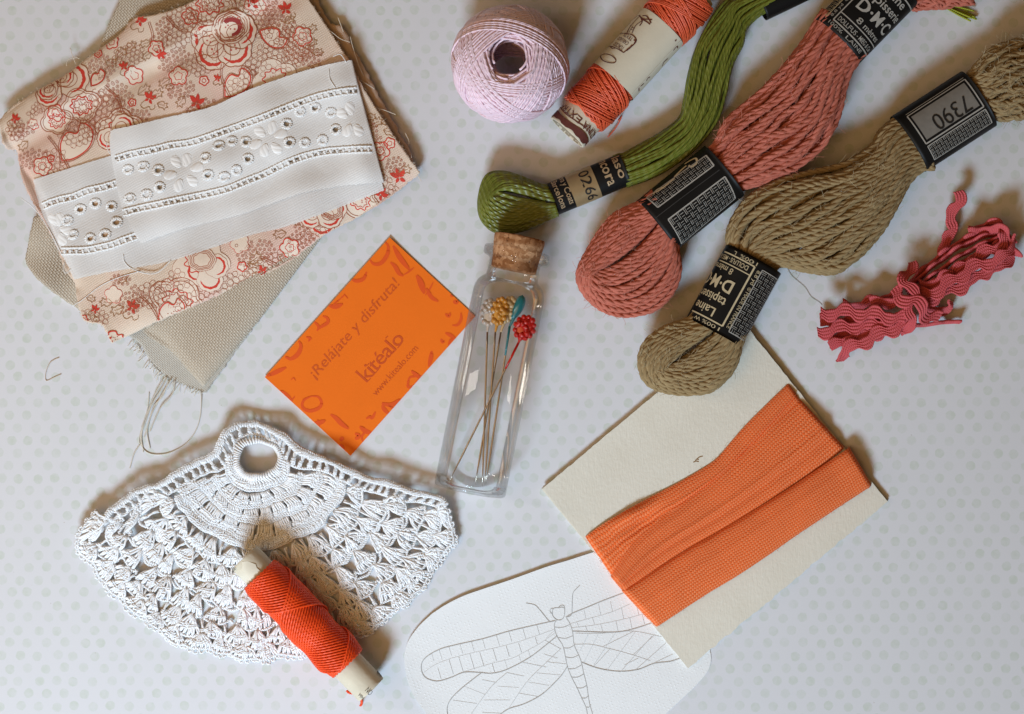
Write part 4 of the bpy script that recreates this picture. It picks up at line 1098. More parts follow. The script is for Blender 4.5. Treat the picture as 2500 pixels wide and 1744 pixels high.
tape_band('tape_turn', b1['upper'], b1['lower'], lambda u, v, X: 21 + 5 * np.sin(PI * np.clip(v, 0, 1)) - 4 * np.exp(-v * 12) + 15 * np.exp(-((u - .20) / .09) ** 2) * np.exp(-((v - .14) / .13) ** 2) - 9 * np.exp(-((u - .21) / .08) ** 2) * np.exp(-((v - .42) / .13) ** 2)
          + 3 * np.exp(-((v - .42 - .2 * u) / .035) ** 2) - 4 * np.exp(-((v - .50 - .2 * u) / .04) ** 2))
tape_band('tape_turn', [(382, 1142), (440, 1020), (540, 905), (700, 790), (850, 672), (1000, 545), (1150, 405), (1312, 262)],
          [(445, 1216), (560, 1145), (750, 1020), (1000, 880), (1250, 715), (1400, 610), (1532, 505)],
          lambda u, v, X: 27 + 6 * np.sin(PI * v) - 8 * np.exp(-v * 16) + 4.5 * np.exp(-((v - .52 - .08 * u) / .05) ** 2) - 5.0 * np.exp(-((v - .64 - .08 * u) / .07) ** 2) - 10 * np.exp(-(1 - v) * 14) + 3 * np.exp(-((v - .22) / .05) ** 2) * np.clip(1 - 1.6 * u, 0, 1))
tape_band('tape_turn', [(436, 1210), (560, 1128), (750, 1005), (900, 920), (1100, 800), (1240, 712), (1400, 605), (1552, 500)],
          [(602, 1388), (690, 1330), (850, 1225), (1000, 1135), (1150, 1035), (1300, 930), (1480, 810), (1664, 690)],
          lambda u, v, X: 36 + 6 * np.sin(PI * v) - 10 * np.exp(-v * 22) - 16 * np.exp(-(1 - v) * 16) + 6 * np.exp(-((u - .97) / .05) ** 2) * (1 - v) + 1.6 * np.exp(-((v - .45 + .1 * u) / .08) ** 2))
fz = MB()
for i in range(160):
    k = rng.choice(3); e = [b1['upper'], [(602, 1388), (850, 1225), (1150, 1035), (1664, 690)], [(252, 948), (392, 1145), (602, 1388)]][k]
    Pq = spl(L(e), 120)[rng.integers(1, 119)]
    a = rng.uniform(0, 2 * PI); q = Pq + np.array([math.cos(a), math.sin(a)]) * rng.uniform(2, 5)
    fz.add(*tube(np.array([[*Pq, 22], [*(Pq + q) / 2, 23], [*q, 19]]), .45, 3))
fz.build('loose_fibres', mat_plain('orange fibre', (0.80, 0.26, 0.10, 1)), tape, kind='stuff')

# ================================================================== INTERFACING SHEET WITH DRAGONFLY
k_top = K([(1900, -120), (1405, 35), (1250, 85), (1100, 130), (850, 220), (640, 290), (500, 340), (380, 400), (280, 465), (190, 550), (122, 640), (88, 720), (80, 800), (98, 930), (150, 1060), (245, 1190), (330, 1300)])
she = thing('interfacing_sheet', 'white interfacing sheet with a pencil drawn dragonfly, under the cream card', 'sheet', K([(1100, 800)])[0], k=0.999)
def z_she(x, y):
    e = dist_poly(x, y, k_top)
    return 2.2 + 6.5 * np.exp(-e / 55)
topc = spl(k_top[:9], step=8); botc = spl(K([(330, 1300), (900, 1330), (1500, 1330), (1850, 1300)]), step=8)
lefts = spl(k_top[8:], step=8)
tp = spl(np.vstack([k_top[0:9][::-1]]), step=8)
rights = spl(np.vstack([k_top[0], K([(2150, 350), (2270, 700), (2275, 850), (2180, 980), (1990, 1160), (1850, 1300)])]), step=8)
def mat_she():
    t = NT('embossed interfacing'); v = t.px()
    mp = t.n('ShaderNodeMapping'); t.l(v, mp.inputs[0]); mp.inputs['Rotation'].default_value[2] = .35
    x, y, z = t.sep(mp.outputs[0])
    s = t.math('MULTIPLY', t.math('SINE', t.math('MULTIPLY', x, 2 * PI / 11)), t.math('SINE', t.math('MULTIPLY', y, 2 * PI / 13)))
    mask = t.smooth(t.noise(v, 14, 2.0), 0.4, 0.6)
    dots = t.math('MULTIPLY', t.smooth(s, 0.45, 0.9), mask)
    c = t.mixc(t.noise(v, 60, 3.0), (0.73, 0.745, 0.745, 1), (0.78, 0.79, 0.79, 1))
    t.base(t.mixc(t.math('MULTIPLY', dots, .4), c, (0.82, 0.83, 0.82, 1)), 0.85, 0.2)
    t.bump(t.math('ADD', dots, t.math('MULTIPLY', t.noise(v, 6, 3.0), 0.8)), 0.35, 1.5)
    return t.m
X = coons(tp, botc, 110, 60, lefts, rights)
she_o = slab('sheet', X, z_she, 1.6, mat_she(), she)
dr = Print(lambda P: np.column_stack([P, z_she(P[:, 0], P[:, 1]) + 0.45])); dr2 = Print(lambda P: np.column_stack([P, z_she(P[:, 0], P[:, 1]) + 0.42]))
def ln(P, w=2.1, closed=False, pr=None): (pr or dr).stroke(spl(K(P), step=5, closed=False), w * .72, closed, 5)
bodyL = [(1175, 512), (1158, 545), (1165, 600), (1185, 645), (1215, 690), (1230, 740), (1250, 840), (1280, 920), (1320, 1000), (1355, 1075), (1385, 1140), (1395, 1189), (1400, 1250)]
bodyR = [(1245, 500), (1265, 530), (1285, 580), (1292, 620), (1300, 690), (1325, 750), (1350, 810), (1370, 900), (1390, 980), (1402, 1060), (1412, 1120), (1430, 1180), (1445, 1250)]
ln(bodyL, 2.4); ln(bodyR, 2.4)
for a, b in (((1162, 565), (1272, 545)), ((1185, 640), (1290, 628)), ((1228, 715), (1306, 690)), ((1240, 780), (1335, 765)), ((1255, 865), (1352, 838)), ((1282, 925), (1372, 900)), ((1315, 1000), (1390, 985)), ((1350, 1072), (1403, 1060)), ((1388, 1140), (1420, 1122))):
    m = ((a[0] + b[0]) / 2, (a[1] + b[1]) / 2 + 12); ln([a, m, b], 2.0)
ln([(1175, 512), (1200, 515), (1222, 500), (1232, 460), (1226, 425), (1185, 425), (1150, 432), (1142, 465), (1150, 490), (1175, 512)], 2.2)
ln([(1142, 470), (1125, 455), (1130, 432), (1150, 430)], 1.9); ln([(1190, 420), (1205, 408), (1228, 412), (1232, 438)], 1.9)
ln([(1240, 495), (1280, 478), (1285, 420), (1290, 325), (1315, 290), (1340, 265)], 2.0); ln([(1165, 518), (1125, 525), (1085, 480), (1030, 415), (1000, 400), (955, 392)], 2.0)
# fore wing left and right
ln([(1165, 518), (1000, 555), (830, 595), (640, 650), (460, 690), (340, 722), (250, 770), (208, 815), (202, 870), (225, 920), (270, 945), (330, 952), (420, 925), (510, 890), (620, 892), (700, 898), (790, 880), (900, 830), (1000, 770), (1090, 700), (1178, 628)], 2.5)
ln([(220, 890), (300, 835), (400, 795), (560, 752), (750, 710), (900, 670), (1020, 630), (1160, 580)], 1.4, pr=dr2); ln([(500, 888), (700, 828), (850, 790), (960, 735), (1060, 680), (1165, 605)], 1.4, pr=dr2); ln([(1100, 645), (1130, 615), (1160, 590)], 1.3, pr=dr2)
for x, y0, y1 in ((275, 752, 810), (330, 730, 800), (400, 708, 770), (480, 690, 755), (560, 670, 740), (640, 650, 720), (740, 622, 700), (830, 600, 670), (930, 575, 650), (1030, 550, 620), (320, 860, 940), (400, 800, 905), (470, 780, 885), (550, 760, 870), (620, 745, 850), (715, 720, 810), (810, 700, 780), (900, 680, 750), (1020, 640, 690), (710, 830, 895), (800, 800, 870), (905, 770, 820), (970, 730, 785)):
    ln([(x, y0), (x + (y1 - y0) * .3, y1)], 1.3, pr=dr2)
ln([(1240, 495), (1290, 465), (1400, 420), (1520, 370), (1640, 325), (1760, 280)], 2.5); ln([(1292, 595), (1400, 598), (1500, 602), (1620, 600), (1720, 580), (1830, 545), (1900, 520)], 2.5)
ln([(1275, 540), (1400, 505), (1560, 460), (1700, 400)], 1.4, pr=dr2); ln([(1285, 570), (1450, 550), (1650, 510), (1800, 470)], 1.4, pr=dr2)
for x, y0, y1 in ((1320, 530, 570), (1370, 440, 510), (1430, 495, 545), (1475, 400, 480), (1490, 545, 600), (1560, 380, 455), (1600, 520, 600), (1640, 430, 510), (1700, 500, 585), (1750, 420, 480), (1380, 555, 600), (1790, 480, 545)): ln([(x, y0), (x + 16, y1)], 1.3, pr=dr2)
# hind wings
ln([(1250, 850), (1210, 910), (1150, 975), (1080, 1040), (1000, 1090), (920, 1125), (850, 1145), (800, 1170), (740, 1220)], 2.4); ln([(640, 890), (560, 950), (480, 1015), (420, 1075), (390, 1130), (390, 1189), (420, 1250)], 2.4)
ln([(1205, 720), (1100, 820), (960, 960), (830, 1150)], 1.5, pr=dr2); ln([(820, 890), (700, 1000), (560, 1189)], 1.5, pr=dr2)
for a, b in (((640, 945), (740, 965)), ((820, 895), (940, 920)), ((930, 820), (1100, 855)), ((1080, 760), (1180, 790)), ((510, 990), (660, 1050)), ((750, 990), (900, 1000)), ((970, 960), (1120, 985)), ((1030, 895), (1200, 910)), ((430, 1090), (600, 1115)), ((650, 1090), (840, 1090)), ((900, 1040), (1040, 1065)), ((640, 1180), (780, 1185)), ((1090, 660), (1200, 720)), ((1100, 815), (1240, 830))): ln([a, b], 1.3, pr=dr2)
ln([(1355, 818), (1430, 848), (1520, 872), (1640, 884), (1760, 870), (1850, 835), (1900, 822), (1990, 812), (2060, 790)], 2.4)
ln([(1300, 690), (1420, 690), (1560, 722), (1720, 765), (1850, 808)], 1.5, pr=dr2); ln([(1310, 610), (1500, 610), (1720, 595), (1930, 635)], 1.4, pr=dr2)
for a, b in (((1480, 600), (1370, 820)), ((1600, 600), (1440, 840)), ((1730, 595), (1510, 705)), ((1740, 600), (1540, 870)), ((1860, 630), (1640, 880)), ((1960, 680), (1740, 875)), ((2010, 760), (1850, 835)), ((1400, 620), (1340, 740)), ((1560, 720), (1440, 850)), ((1880, 620), (1720, 770)), ((1660, 840), (1760, 790))): ln([a, b], 1.3, pr=dr2)
keep_sh = lambda q: inside(q, np.vstack([tp[::-1], lefts, botc, rights[::-1]]))
dr.build('dragonfly_outline', mat_plain('pencil line', (0.42, 0.415, 0.40, 1), 0.8, 0.3, 7), she, sub=she_o)
dr2.build('wing_vein_lines', mat_plain('pale pencil line', (0.58, 0.585, 0.58, 1), 0.8, 0.1, 7), she, sub=she_o)
# ================================================================== PINK COTTON BALL
bc = C([(570, 488)])[0]
bal = thing('thread_ball', 'ball of pale pink pearl cotton thread with a hollow centre', 'thread ball', bc, k=0.98)
M_pink = mat_thread('pale pink pearl cotton', (0.80, 0.60, 0.68, 1), pitch=34, strands=2, var=0.08, rough=0.45, spec=0.45, bump=0.45, amp=1.6, period=50)
R0 = 143.0; SQ = 0.80; ZB = R0 * SQ
def wind_loop(incl, az, rad, off, n=84):
    """one near-great-circle turn, shifted off-centre so it skirts the central hole"""
    t = np.arange(n) * 2 * PI / n
    # circle on the sphere, plane tilted by incl, displaced along its own normal
    h = off; rr = math.sqrt(max(1 - h * h, .05))
    P = np.column_stack([rr * np.cos(t), rr * np.sin(t), np.full(n, h)])
    ci, si = math.cos(incl), math.sin(incl)
    P = np.column_stack([P[:, 0], P[:, 1] * ci - P[:, 2] * si, P[:, 1] * si + P[:, 2] * ci])
    ca, sa = math.cos(az), math.sin(az)
    P = np.column_stack([P[:, 0] * ca - P[:, 1] * sa, P[:, 0] * sa + P[:, 1] * ca, P[:, 2]])
    return P * rad
mb = MB()
# dense under-layers so no gaps show
for lay in range(3):
    for i in range(60):
        Pq = wind_loop(math.radians(58 + rng.normal(0, 3)), i * 2 * PI / 60 + lay * .05, R0 - 22 + lay * 6, rng.normal(0, .02))
        Pq = Pq * [1, 1, SQ]; ref = Pq / np.linalg.norm(Pq, axis=1, keepdims=True)
        mb.add(*tube(Pq + [bc[0], bc[1], ZB], 4.0, 5, ref, closed=True))
mb.build('inner_winding', M_pink, bal, kind='stuff')
golden = 2.39996
mb = MB(); 
for b in range(26):
    az = b * golden; inc = math.radians(rng.uniform(46, 65)); rad = R0 - 14 + b * 0.55
    ns = rng.integers(6, 11)
    for s in range(ns):
        o = (s - ns / 2) * 0.050 + rng.normal(0, .006)
        Pq = wind_loop(inc + rng.normal(0, .006), az + rng.normal(0, .008), rad + rng.uniform(-.8, .8), o)
        # flatten the pole caps so that the shoulders look round and the hole funnels in
        rxy = np.hypot(Pq[:, 0], Pq[:, 1]); Pq[:, 2] *= SQ * (0.80 + 0.20 * np.clip(rxy / 100, 0, 1))
        ref = Pq / np.linalg.norm(Pq, axis=1, keepdims=True)
        mb.add(*tube(Pq + [bc[0], bc[1], ZB], 3.3, 5, ref, closed=True))
mb.build('outer_winding', M_pink, bal, kind='stuff')
mb = MB()
for i in range(34):                                  # slack coils lining the hollow
    a0 = rng.uniform(0, 2 * PI); r1 = rng.uniform(40, 58)
    t = np.linspace(0, rng.uniform(1.2, 2.6), 16)
    zz = ZB + rng.uniform(10, 88) + 10 * np.sin(t * 2 + a0)
    Pq = np.column_stack([bc[0] + r1 * np.cos(a0 + t), bc[1] - 8 + r1 * np.sin(a0 + t), zz + 0 * t])
    mb.add(*tube(Pq, 3.0, 5))
mb.build('hollow_coils', M_pink, bal, kind='stuff')

# ================================================================== THREAD SPOOLS
def winding(p0, d, s0, s1, R, zc, tr, passes, turns, rfun=None, seed=1, seg=26, drift=0.9, jitter=0.0):
    rg = np.random.default_rng(seed); n = np.array([-d[1], d[0]]); mb = MB()
    ph = 0.0; P = []
    for k in range(passes):
        m = int(seg * turns); u = np.linspace(0, 1, m, endpoint=False)
        ss = s0 + (s1 - s0) * (u if k % 2 == 0 else 1 - u)
        ss = ss + (rg.uniform(-jitter, jitter))
        a = ph + u * 2 * PI * turns
        base = R if rfun is None else R + rfun((ss - s0) / (s1 - s0))
        rr = base - tr * 3.0 + tr * 5.0 * k / passes
        xy = p0 + np.outer(ss, d) + np.outer(rr * np.sin(a), n); z = zc + rr * np.cos(a)
        P.append(np.column_stack([xy, z])); ph = a[-1] + (a[1] - a[0]) + drift * tr * 2 / R
    P = np.vstack(P)
    ax = np.outer((P[:, :2] - p0) @ d, d) + p0
    ref = np.column_stack([P[:, :2] - ax, P[:, 2] - zc]); ref /= np.linalg.norm(ref, axis=1, keepdims=True)
    mb.add(*tube(P, tr, 5, ref))
    return mb
# ---- lower red-orange spool on the crochet
sp0 = J([(205, 222)])[0]; sp1 = J([(1322, 1388)])[0]
sd = sp1 - sp0; SL = np.linalg.norm(sd); sd /= SL
ZS = 66.0
spo = thing('thread_spool', 'red-orange thread wound on a worn paper tube, lying on the white crochet', 'spool', (sp0 + sp1) / 2, 'thread spools', k=0.986, z=8)
M_tube = mat_plain('aged cream paper tube', (0.58, 0.52, 0.40, 1), 0.8, 0.16, 45, 0.2, 0.25, 7)
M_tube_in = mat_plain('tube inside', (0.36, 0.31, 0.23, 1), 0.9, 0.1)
RT = 41.0
def paper_tube(par, p0, d, Ls, R, zc, wall=5.0, jag=1.2):
    prof = [(6, R - wall), (0, R - wall), (0, R - 1), (1, R)] + [(t, R) for t in np.linspace(6, Ls - 6, 20)] + [(Ls - 1, R), (Ls, R - 1), (Ls, R - wall), (Ls - 6, R - wall)]
    V, Fq, U = revolve(p0, d, prof, zc, 40)
    ends = (U[..., 1] < 1).any()
    V += rng.normal(0, .35, V.shape)
    tube_o = mk('paper_tube', V, Fq, M_tube, par)
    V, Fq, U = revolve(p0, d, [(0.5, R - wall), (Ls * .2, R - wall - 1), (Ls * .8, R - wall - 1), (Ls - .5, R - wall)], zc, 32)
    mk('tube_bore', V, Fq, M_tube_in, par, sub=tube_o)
    return tube_o
spo_t = paper_tube(spo, sp0, sd, SL, RT, ZS)
M_or = mat_thread('red-orange cotton thread', (0.80, 0.068, 0.006, 1), pitch=26, strands=2, var=0.10, rough=0.5, spec=0.4, bump=0.45, amp=1.2, sheen=0.0)
rf = lambda u: 3.5 * np.sin(PI * np.clip(u, 0, 1)) ** .3 + 1.3 * np.sin(u * 24)
V, Fq, U = revolve(sp0, sd, [(t, 45) for t in np.linspace(SL * .135, SL * .80, 20)], ZS, 36); mk('thread_core', V, Fq, M_or, spo, uv=U)
winding(sp0, sd, SL * .125, SL * .805, 48.5, ZS, 2.9, 84, 1.5, rf, 3, drift=.98).build('thread_winding', M_or, spo)
pw = Print(None); cyl = Cyl(sp0, sp1, RT, RT, ZS)
def oncyl(cy, off): return lambda P: cy.at(np.asarray(P)[:, 0], np.asarray(P)[:, 1], off)
pw = Print(oncyl(cyl, 1.0))
def lay(p, cy, s, text, size, length, up, bold=0.0, **kw):
    """text placed at a pixel, up = '+s','-s','+n','-n' in the label's own axes"""
    o = cy.inv([s])[0]
    ey = {'+s': (1, 0), '-s': (-1, 0), '+n': (0, 1), '-n': (0, -1)}[up]; ex = {'+s': (0, 1), '-s': (0, -1), '+n': (-1, 0), '-n': (1, 0)}[up]
    p.text(text, o, ex, ey, size=size, length=length, bold=bold, **kw)
lay(pw, cyl, J([(125, 335)])[0], '01', 16, 15, '-s', .01); lay(pw, cyl, J([(160, 425)])[0], 'C', 15, 9, '-s')
lay(pw, cyl, J([(1405, 1195)])[0], 'MI', 17, 14, '-n', .02); lay(pw, cyl, J([(1375, 1235)])[0], 'ES', 15, 15, '-n', .02)
lay(pw, cyl, J([(1275, 1375)])[0], 'NO', 14, 16, '-n'); lay(pw, cyl, J([(1215, 1420)])[0], 'MN', 14, 14, '-n')
pw.build('stamped_print', mat_plain('faded black ink', (0.07, 0.06, 0.05, 1), .8, .4, 6), spo, sub=spo_t)
# torn paper layer at the upper end
tp_ = Print(oncyl(cyl, 0.7)); 
q = cyl.inv(J([(110, 335), (205, 245), (250, 240), (320, 270), (330, 300), (365, 330), (290, 420), (220, 465)])); tp_.fill(q, 4)
tp_.build('torn_paper', mat_plain('paler paper', (0.66, 0.61, 0.49, 1), .85, .1, 30), spo, sub=spo_t)
P = spl(np.column_stack([J([(1105, 1400), (1125, 1420), (1175, 1435), (1215, 1475), (1225, 1530), (1210, 1568)]), [62, 60, 50, 34, 16, 6]]), step=3)
plied(P, 1.7, 2.0, 11, 2, 5).build('thread_tail', M_or, spo)

# ---- coral spool at the top
cp = C([(1000, 998)])[0]; cdv = np.array([725, -800.0]); cdv /= np.linalg.norm(cdv)
ZCo = 64.0
cor = thing('thread_spool', 'coral thread on a printed paper tube with cream label, beside the pink ball', 'spool', cp + cdv * 220, 'thread spools', k=0.986)
CLn = 470.0
cor_t = paper_tube(cor, cp, cdv, CLn, 54.0, ZCo, 6)
ccy = Cyl(cp, cp + cdv * CLn, 54, 54, ZCo)
M_co = mat_thread('coral cotton thread', (0.70, 0.105, 0.038, 1), pitch=7, strands=2, var=0.10, rough=0.42, spec=0.5, bump=0.3, amp=0.8, sheen=0.0)
s_l0 = float(ccy.inv(C([(1330, 600)]))[0][0]); s_l1 = float(ccy.inv(C([(1723, 203)]))[0][0])
rf2 = lambda u: 3.0 * np.sin(PI * np.clip(u, 0, 1)) ** .35
s_a = 60.0; s_b = s_l1 + 108
V, Fq, U = revolve(cp, cdv, [(t, 55.5) for t in np.linspace(s_a + 6, s_b - 6, 20)], ZCo, 40); mk('thread_core', V, Fq, M_co, cor, uv=U)
winding(cp, cdv, s_a, s_l0 + 6, 59.5, ZCo, 2.0, 96, 1.0, rf2, 5, drift=2.0, jitter=4).build('thread_winding', M_co, cor)
winding(cp, cdv, s_l1 - 6, s_b, 62, ZCo, 2.0, 96, 1.0, lambda u: 4 * np.sin(PI * np.clip(u, 0, 1)) ** .5, 6, drift=1.7, jitter=4).build('thread_winding', M_co, cor)
# cream label band
lc = Cyl(cp, cp + cdv * CLn, 65.5, 65.5, ZCo)
s_ = np.linspace(s_l0, s_l1, 30); a_ = np.linspace(-PI * 65.5, PI * 65.5, 64)
SS, AA = np.meshgrid(s_, a_, indexing='ij')
M_lab = mat_plain('aged cream label', (0.62, 0.575, 0.455, 1), 0.7, 0.10, 50, 0.25, 0.12, 5)
Vl = lc.at(SS, AA); lab_o = mk('label_band', Vl.reshape(-1, 3), grid_faces(30, 64), M_lab, cor)
M_brn = mat_plain('brown print', (0.11, 0.028, 0.02, 1), .7, .3, 8)
bp = Print(oncyl(lc, 0.7))
def cs_(P): return lc.inv(C(P))
for P, w in (([(1440, 275), (1465, 225), (1510, 170), (1545, 135)], 2.4), ([(1480, 275), (1510, 215), (1560, 180)], 2.4), ([(1400, 262), (1430, 215), (1480, 165), (1530, 130)], 2.2), ([(1535, 130), (1560, 165), (1600, 175), (1628, 180)], 3), ([(1545, 145), (1555, 190), (1535, 222)], 3),
             ([(1560, 140), (1590, 150), (1620, 205)], 3), ([(1550, 165), (1590, 195), (1612, 215)], 3.2), ([(1440, 275), (1480, 290), (1510, 330), (1490, 365), (1450, 395), (1415, 425)], 2.6), ([(1385, 262), (1440, 275)], 2), ([(1375, 262), (1300, 345), (1320, 360), (1415, 425)], 2), ([(1320, 360), (1335, 385), (1360, 385)], 2), ([(1250, 425), (1290, 425), (1330, 445), (1358, 480), (1345, 500), (1300, 495), (1260, 470), (1250, 425)], 2.4),
             ([(1445, 270), (1475, 205)], 1.6), ([(1455, 270), (1490, 215)], 1.6), ([(1470, 240), (1490, 255)], 1.6), ([(1480, 225), (1500, 240)], 1.6), ([(1495, 360), (1505, 335), (1490, 330)], 4), ([(1435, 410), (1460, 390), (1480, 370)], 4),
             ([(1798, 330), (1810, 325)], 4), ([(1790, 395), (1815, 365), (1825, 372)], 3), ([(1710, 505), (1720, 480), (1750, 452)], 3), ([(1590, 620), (1600, 600), (1615, 595)], 3), ([(1535, 695), (1532, 670), (1555, 655), (1570, 640)], 3)):
    bp.stroke(spl(cs_(P), step=4), w, False, None)
lay(bp, lc, C([(1425, 388)])[0], 'TORCIDO', 16, 42, '-s', .005); lay(bp, lc, C([(1458, 350)])[0], 'CABLEADO', 14, 46, '-s', .005); lay(bp, lc, C([(1490, 318)])[0], 'TEXTIL', 14, 38, '-s', .005)
bp.build('label_print', M_brn, cor, sub=lab_o)
# seam flap of the label at its lower right side
seam = Print(oncyl(lc, 1.2))
seam.stroke(np.column_stack([np.linspace(s_l0 + 2, s_l1 - 2, 20), np.full(20, 65.5 * 0.98) + rng.normal(0, .4, 20)]), 3.0, False, None); seam.build('label_seam', mat_plain('seam paper', (0.70, 0.66, 0.55, 1), .8), cor, sub=lab_o)
# tube print: wavy band, line, lettering and worn end
tpn = Print(oncyl(ccy, 0.8))
ar = np.linspace(-80, 80, 60)
w1 = 8 + 2.2 * np.sin(ar / 9) + 2 * np.sin(ar / 5 + 1); w2 = 21 + 3.0 * np.sin(ar / 16)
tpn.band(np.column_stack([np.maximum(w1 - 4, 2.5) , ar]), np.column_stack([w2, ar]))
tpn.stroke(np.column_stack([30 + 3.2 * np.sin(ar / 16), ar]), 2.4, False, None)
lay(tpn, ccy, C([(1225, 1015)])[0], 'ALINA EXTRA', 24, 148, '-s', .01)
tpn.build('tube_print', M_brn, cor, sub=cor_t)
P = spl(np.column_stack([C([(1390, 895), (1420, 850), (1400, 900), (1360, 960), (1315, 1010)]), [40, 20, 14, 9, 6]]), step=4)
Vt, Ft, Ut = tube(P, 1.6, 5); mk('thread_tail', Vt, Ft, M_co, cor, uv=Ut)
tx = Print(oncyl(ccy, 0.9)); lay(tx, ccy, C([(2085, 20)])[0], 'U', 18, 10, '-n', .02); tx.build('end_print', M_brn, cor, sub=cor_t)

# ================================================================== SKEINS
def wave1(n, s, amp):
    k = rng.uniform(.6, 1.6, 3); p = rng.uniform(0, 6.28, 3); t = np.linspace(0, 1, n) * s
    return amp * (np.sin(k[0] * t + p[0]) + .6 * np.sin(2.1 * k[1] * t + p[1]) + .35 * np.sin(4.3 * k[2] * t + p[2])) / 1.6
class Yarn:
    def __init__(self, rho, r, pitch, plies, mat, sides=5, twist=1): self.rho, self.r, self.pitch, self.plies, self.mat, self.sides, self.tw = rho, r, pitch, plies, mat, sides, twist
    def strand(self, P, par):
        if self.plies == 1:
            V, Fq, U = tube(resamp(P, step=5.0), self.r * rng.uniform(.92, 1.08), self.sides + 1); return mk('strand', V, Fq, self.mat, par, uv=U)
        q = rng.uniform(.84, 1.12)
        return plied(P, self.rho * q, self.r * q, self.pitch * rng.uniform(.85, 1.2), self.plies, self.sides, phase=rng.uniform(0, 6)).build('strand', self.mat, par)
def bundle(par, yarn, left, right, h0, hb, rows, wander=0.35):
    """strands running between two edge curves; rows = [(count, level)] from the top layer down"""
    n = 70
    Lf = spl(left, n); Rt = spl(right, n)
    out = []
    for cnt, lev in rows:
        for i in range(cnt):
            a0 = (i + .5) / cnt
            w = 1.0 / cnt
            a = np.clip(a0 + wave1(n, 6, w * wander * 1.6), 0.01, .99)
            # sit on the rounded bundle surface
            q = 2 * a - 1
            up = np.sqrt(np.clip(1 - (np.abs(q) * .96) ** 2.2, 0, 1))
            xy = Lf * (1 - a)[:, None] + Rt * a[:, None]
            z = h0 + np.interp(np.linspace(0, 1, n), np.linspace(0, 1, len(hb)), hb) * up * lev + wave1(n, 7, 2.0)
            z = np.maximum(z, yarn.rho + yarn.r)
            P = np.column_stack([xy, z]); out.append(P); yarn.strand(P, par)
    return out
def loops(par, yarn, inner, outer, counts, zc, hh, tip=0.0, m=80, drop=None):
    Ni = spl(inner, m); No = spl(outer, m); out = []
    for lev, (cnt, s0, s1) in counts:
        for i in range(cnt):
            s = s0 + (s1 - s0) * (i + .5) / cnt
            ss = np.clip(s + wave1(m, 6, .35 * (s1 - s0) / cnt), 0, 1.0)
            xy = Ni * (1 - ss)[:, None] + No * ss[:, None]
            up = np.sqrt(np.clip(1 - (ss * .96) ** 2.4, 0.03, 1)) * (.9 + .1 * np.clip(ss * 4, 0, 1))
            z = zc + hh * up * lev + wave1(m, 7, 2.0)
            if drop is not None: z = z + drop(np.linspace(0, 1, m), ss)
            z = np.maximum(z, yarn.rho + yarn.r)
            P = np.column_stack([xy, z]); out.append(P); yarn.strand(P, par)
    return out
def fuzz(par, paths, mat, n, ln=(9, 30), r=0.42):
    mb = MB()
    for i in range(n):
        P = paths[rng.integers(len(paths))]; j = rng.integers(int(len(P) * .15), int(len(P) * .85))
        p = P[j]; t = P[j + 1] - P[j]; t = t / (np.linalg.norm(t) + 1e-9)
        side = rng.normal(0, 1, 3); side[2] = abs(side[2]) + .4; side /= np.linalg.norm(side)
        l = rng.uniform(*ln); q0 = p + side * 7
        d = t * rng.choice([-1, 1]) * .8 + side * rng.uniform(.15, .8) + rng.normal(0, .4, 3)
        d /= np.linalg.norm(d); b = rng.normal(0, .35, 3)
        Q = np.array([q0, q0 + d * l * .4 + b * 3, q0 + d * l * .8 + b * l * .35, q0 + d * l + b * l * .6]); Q[:, 2] = np.maximum(Q[:, 2], 1.0)
        mb.add(*tube(spl(Q, 7), r, 3, caps=False))
    mb.build('loose_fibres', mat, par, kind='stuff')
M_black = mat_plain('black label paper', (0.006, 0.006, 0.006, 1), 0.5, 0.3, 60, 0.18, 0.08, 8)
M_silver = mat_plain('silver print', (0.36, 0.345, 0.31, 1), 0.5, .25, 9, .3, 0)
M_gold = mat_plain('pale gold print', (0.50, 0.415, 0.26, 1), 0.5, .25, 9, .3, 0)
def label_sleeve(par, c0, c1, a, b, zc, name='label_sleeve', mat=None):
    cy = Cyl(c0, c1, a, b, zc)
    SS, AA = np.meshgrid(np.linspace(0, cy.len, 24), np.linspace(-PI * a, PI * a, 72), indexing='ij')
    V = cy.at(SS, AA)
    V[..., 2] += .6 * np.sin(SS / 23 + AA / 31); V[..., 2] = np.maximum(V[..., 2], .5)
    V = V.reshape(-1, 3); n = len(V)
    Vi = cy.at(SS, AA, -1.8); Vi[..., 2] = np.maximum(Vi[..., 2], 1.0); Vi = Vi.reshape(-1, 3)
    f = grid_faces(24, 72); i = np.arange(24 * 72).reshape(24, 72)
    rim = []
    for row in (0, 23):
        rim.append(np.stack([i[row, :-1], i[row, 1:], i[row, 1:] + n, i[row, :-1] + n], 1))
    cy.o = mk(name, np.vstack([V, Vi]), np.vstack([f, f[:, ::-1] + n] + rim), mat or M_black, par)
    return cy
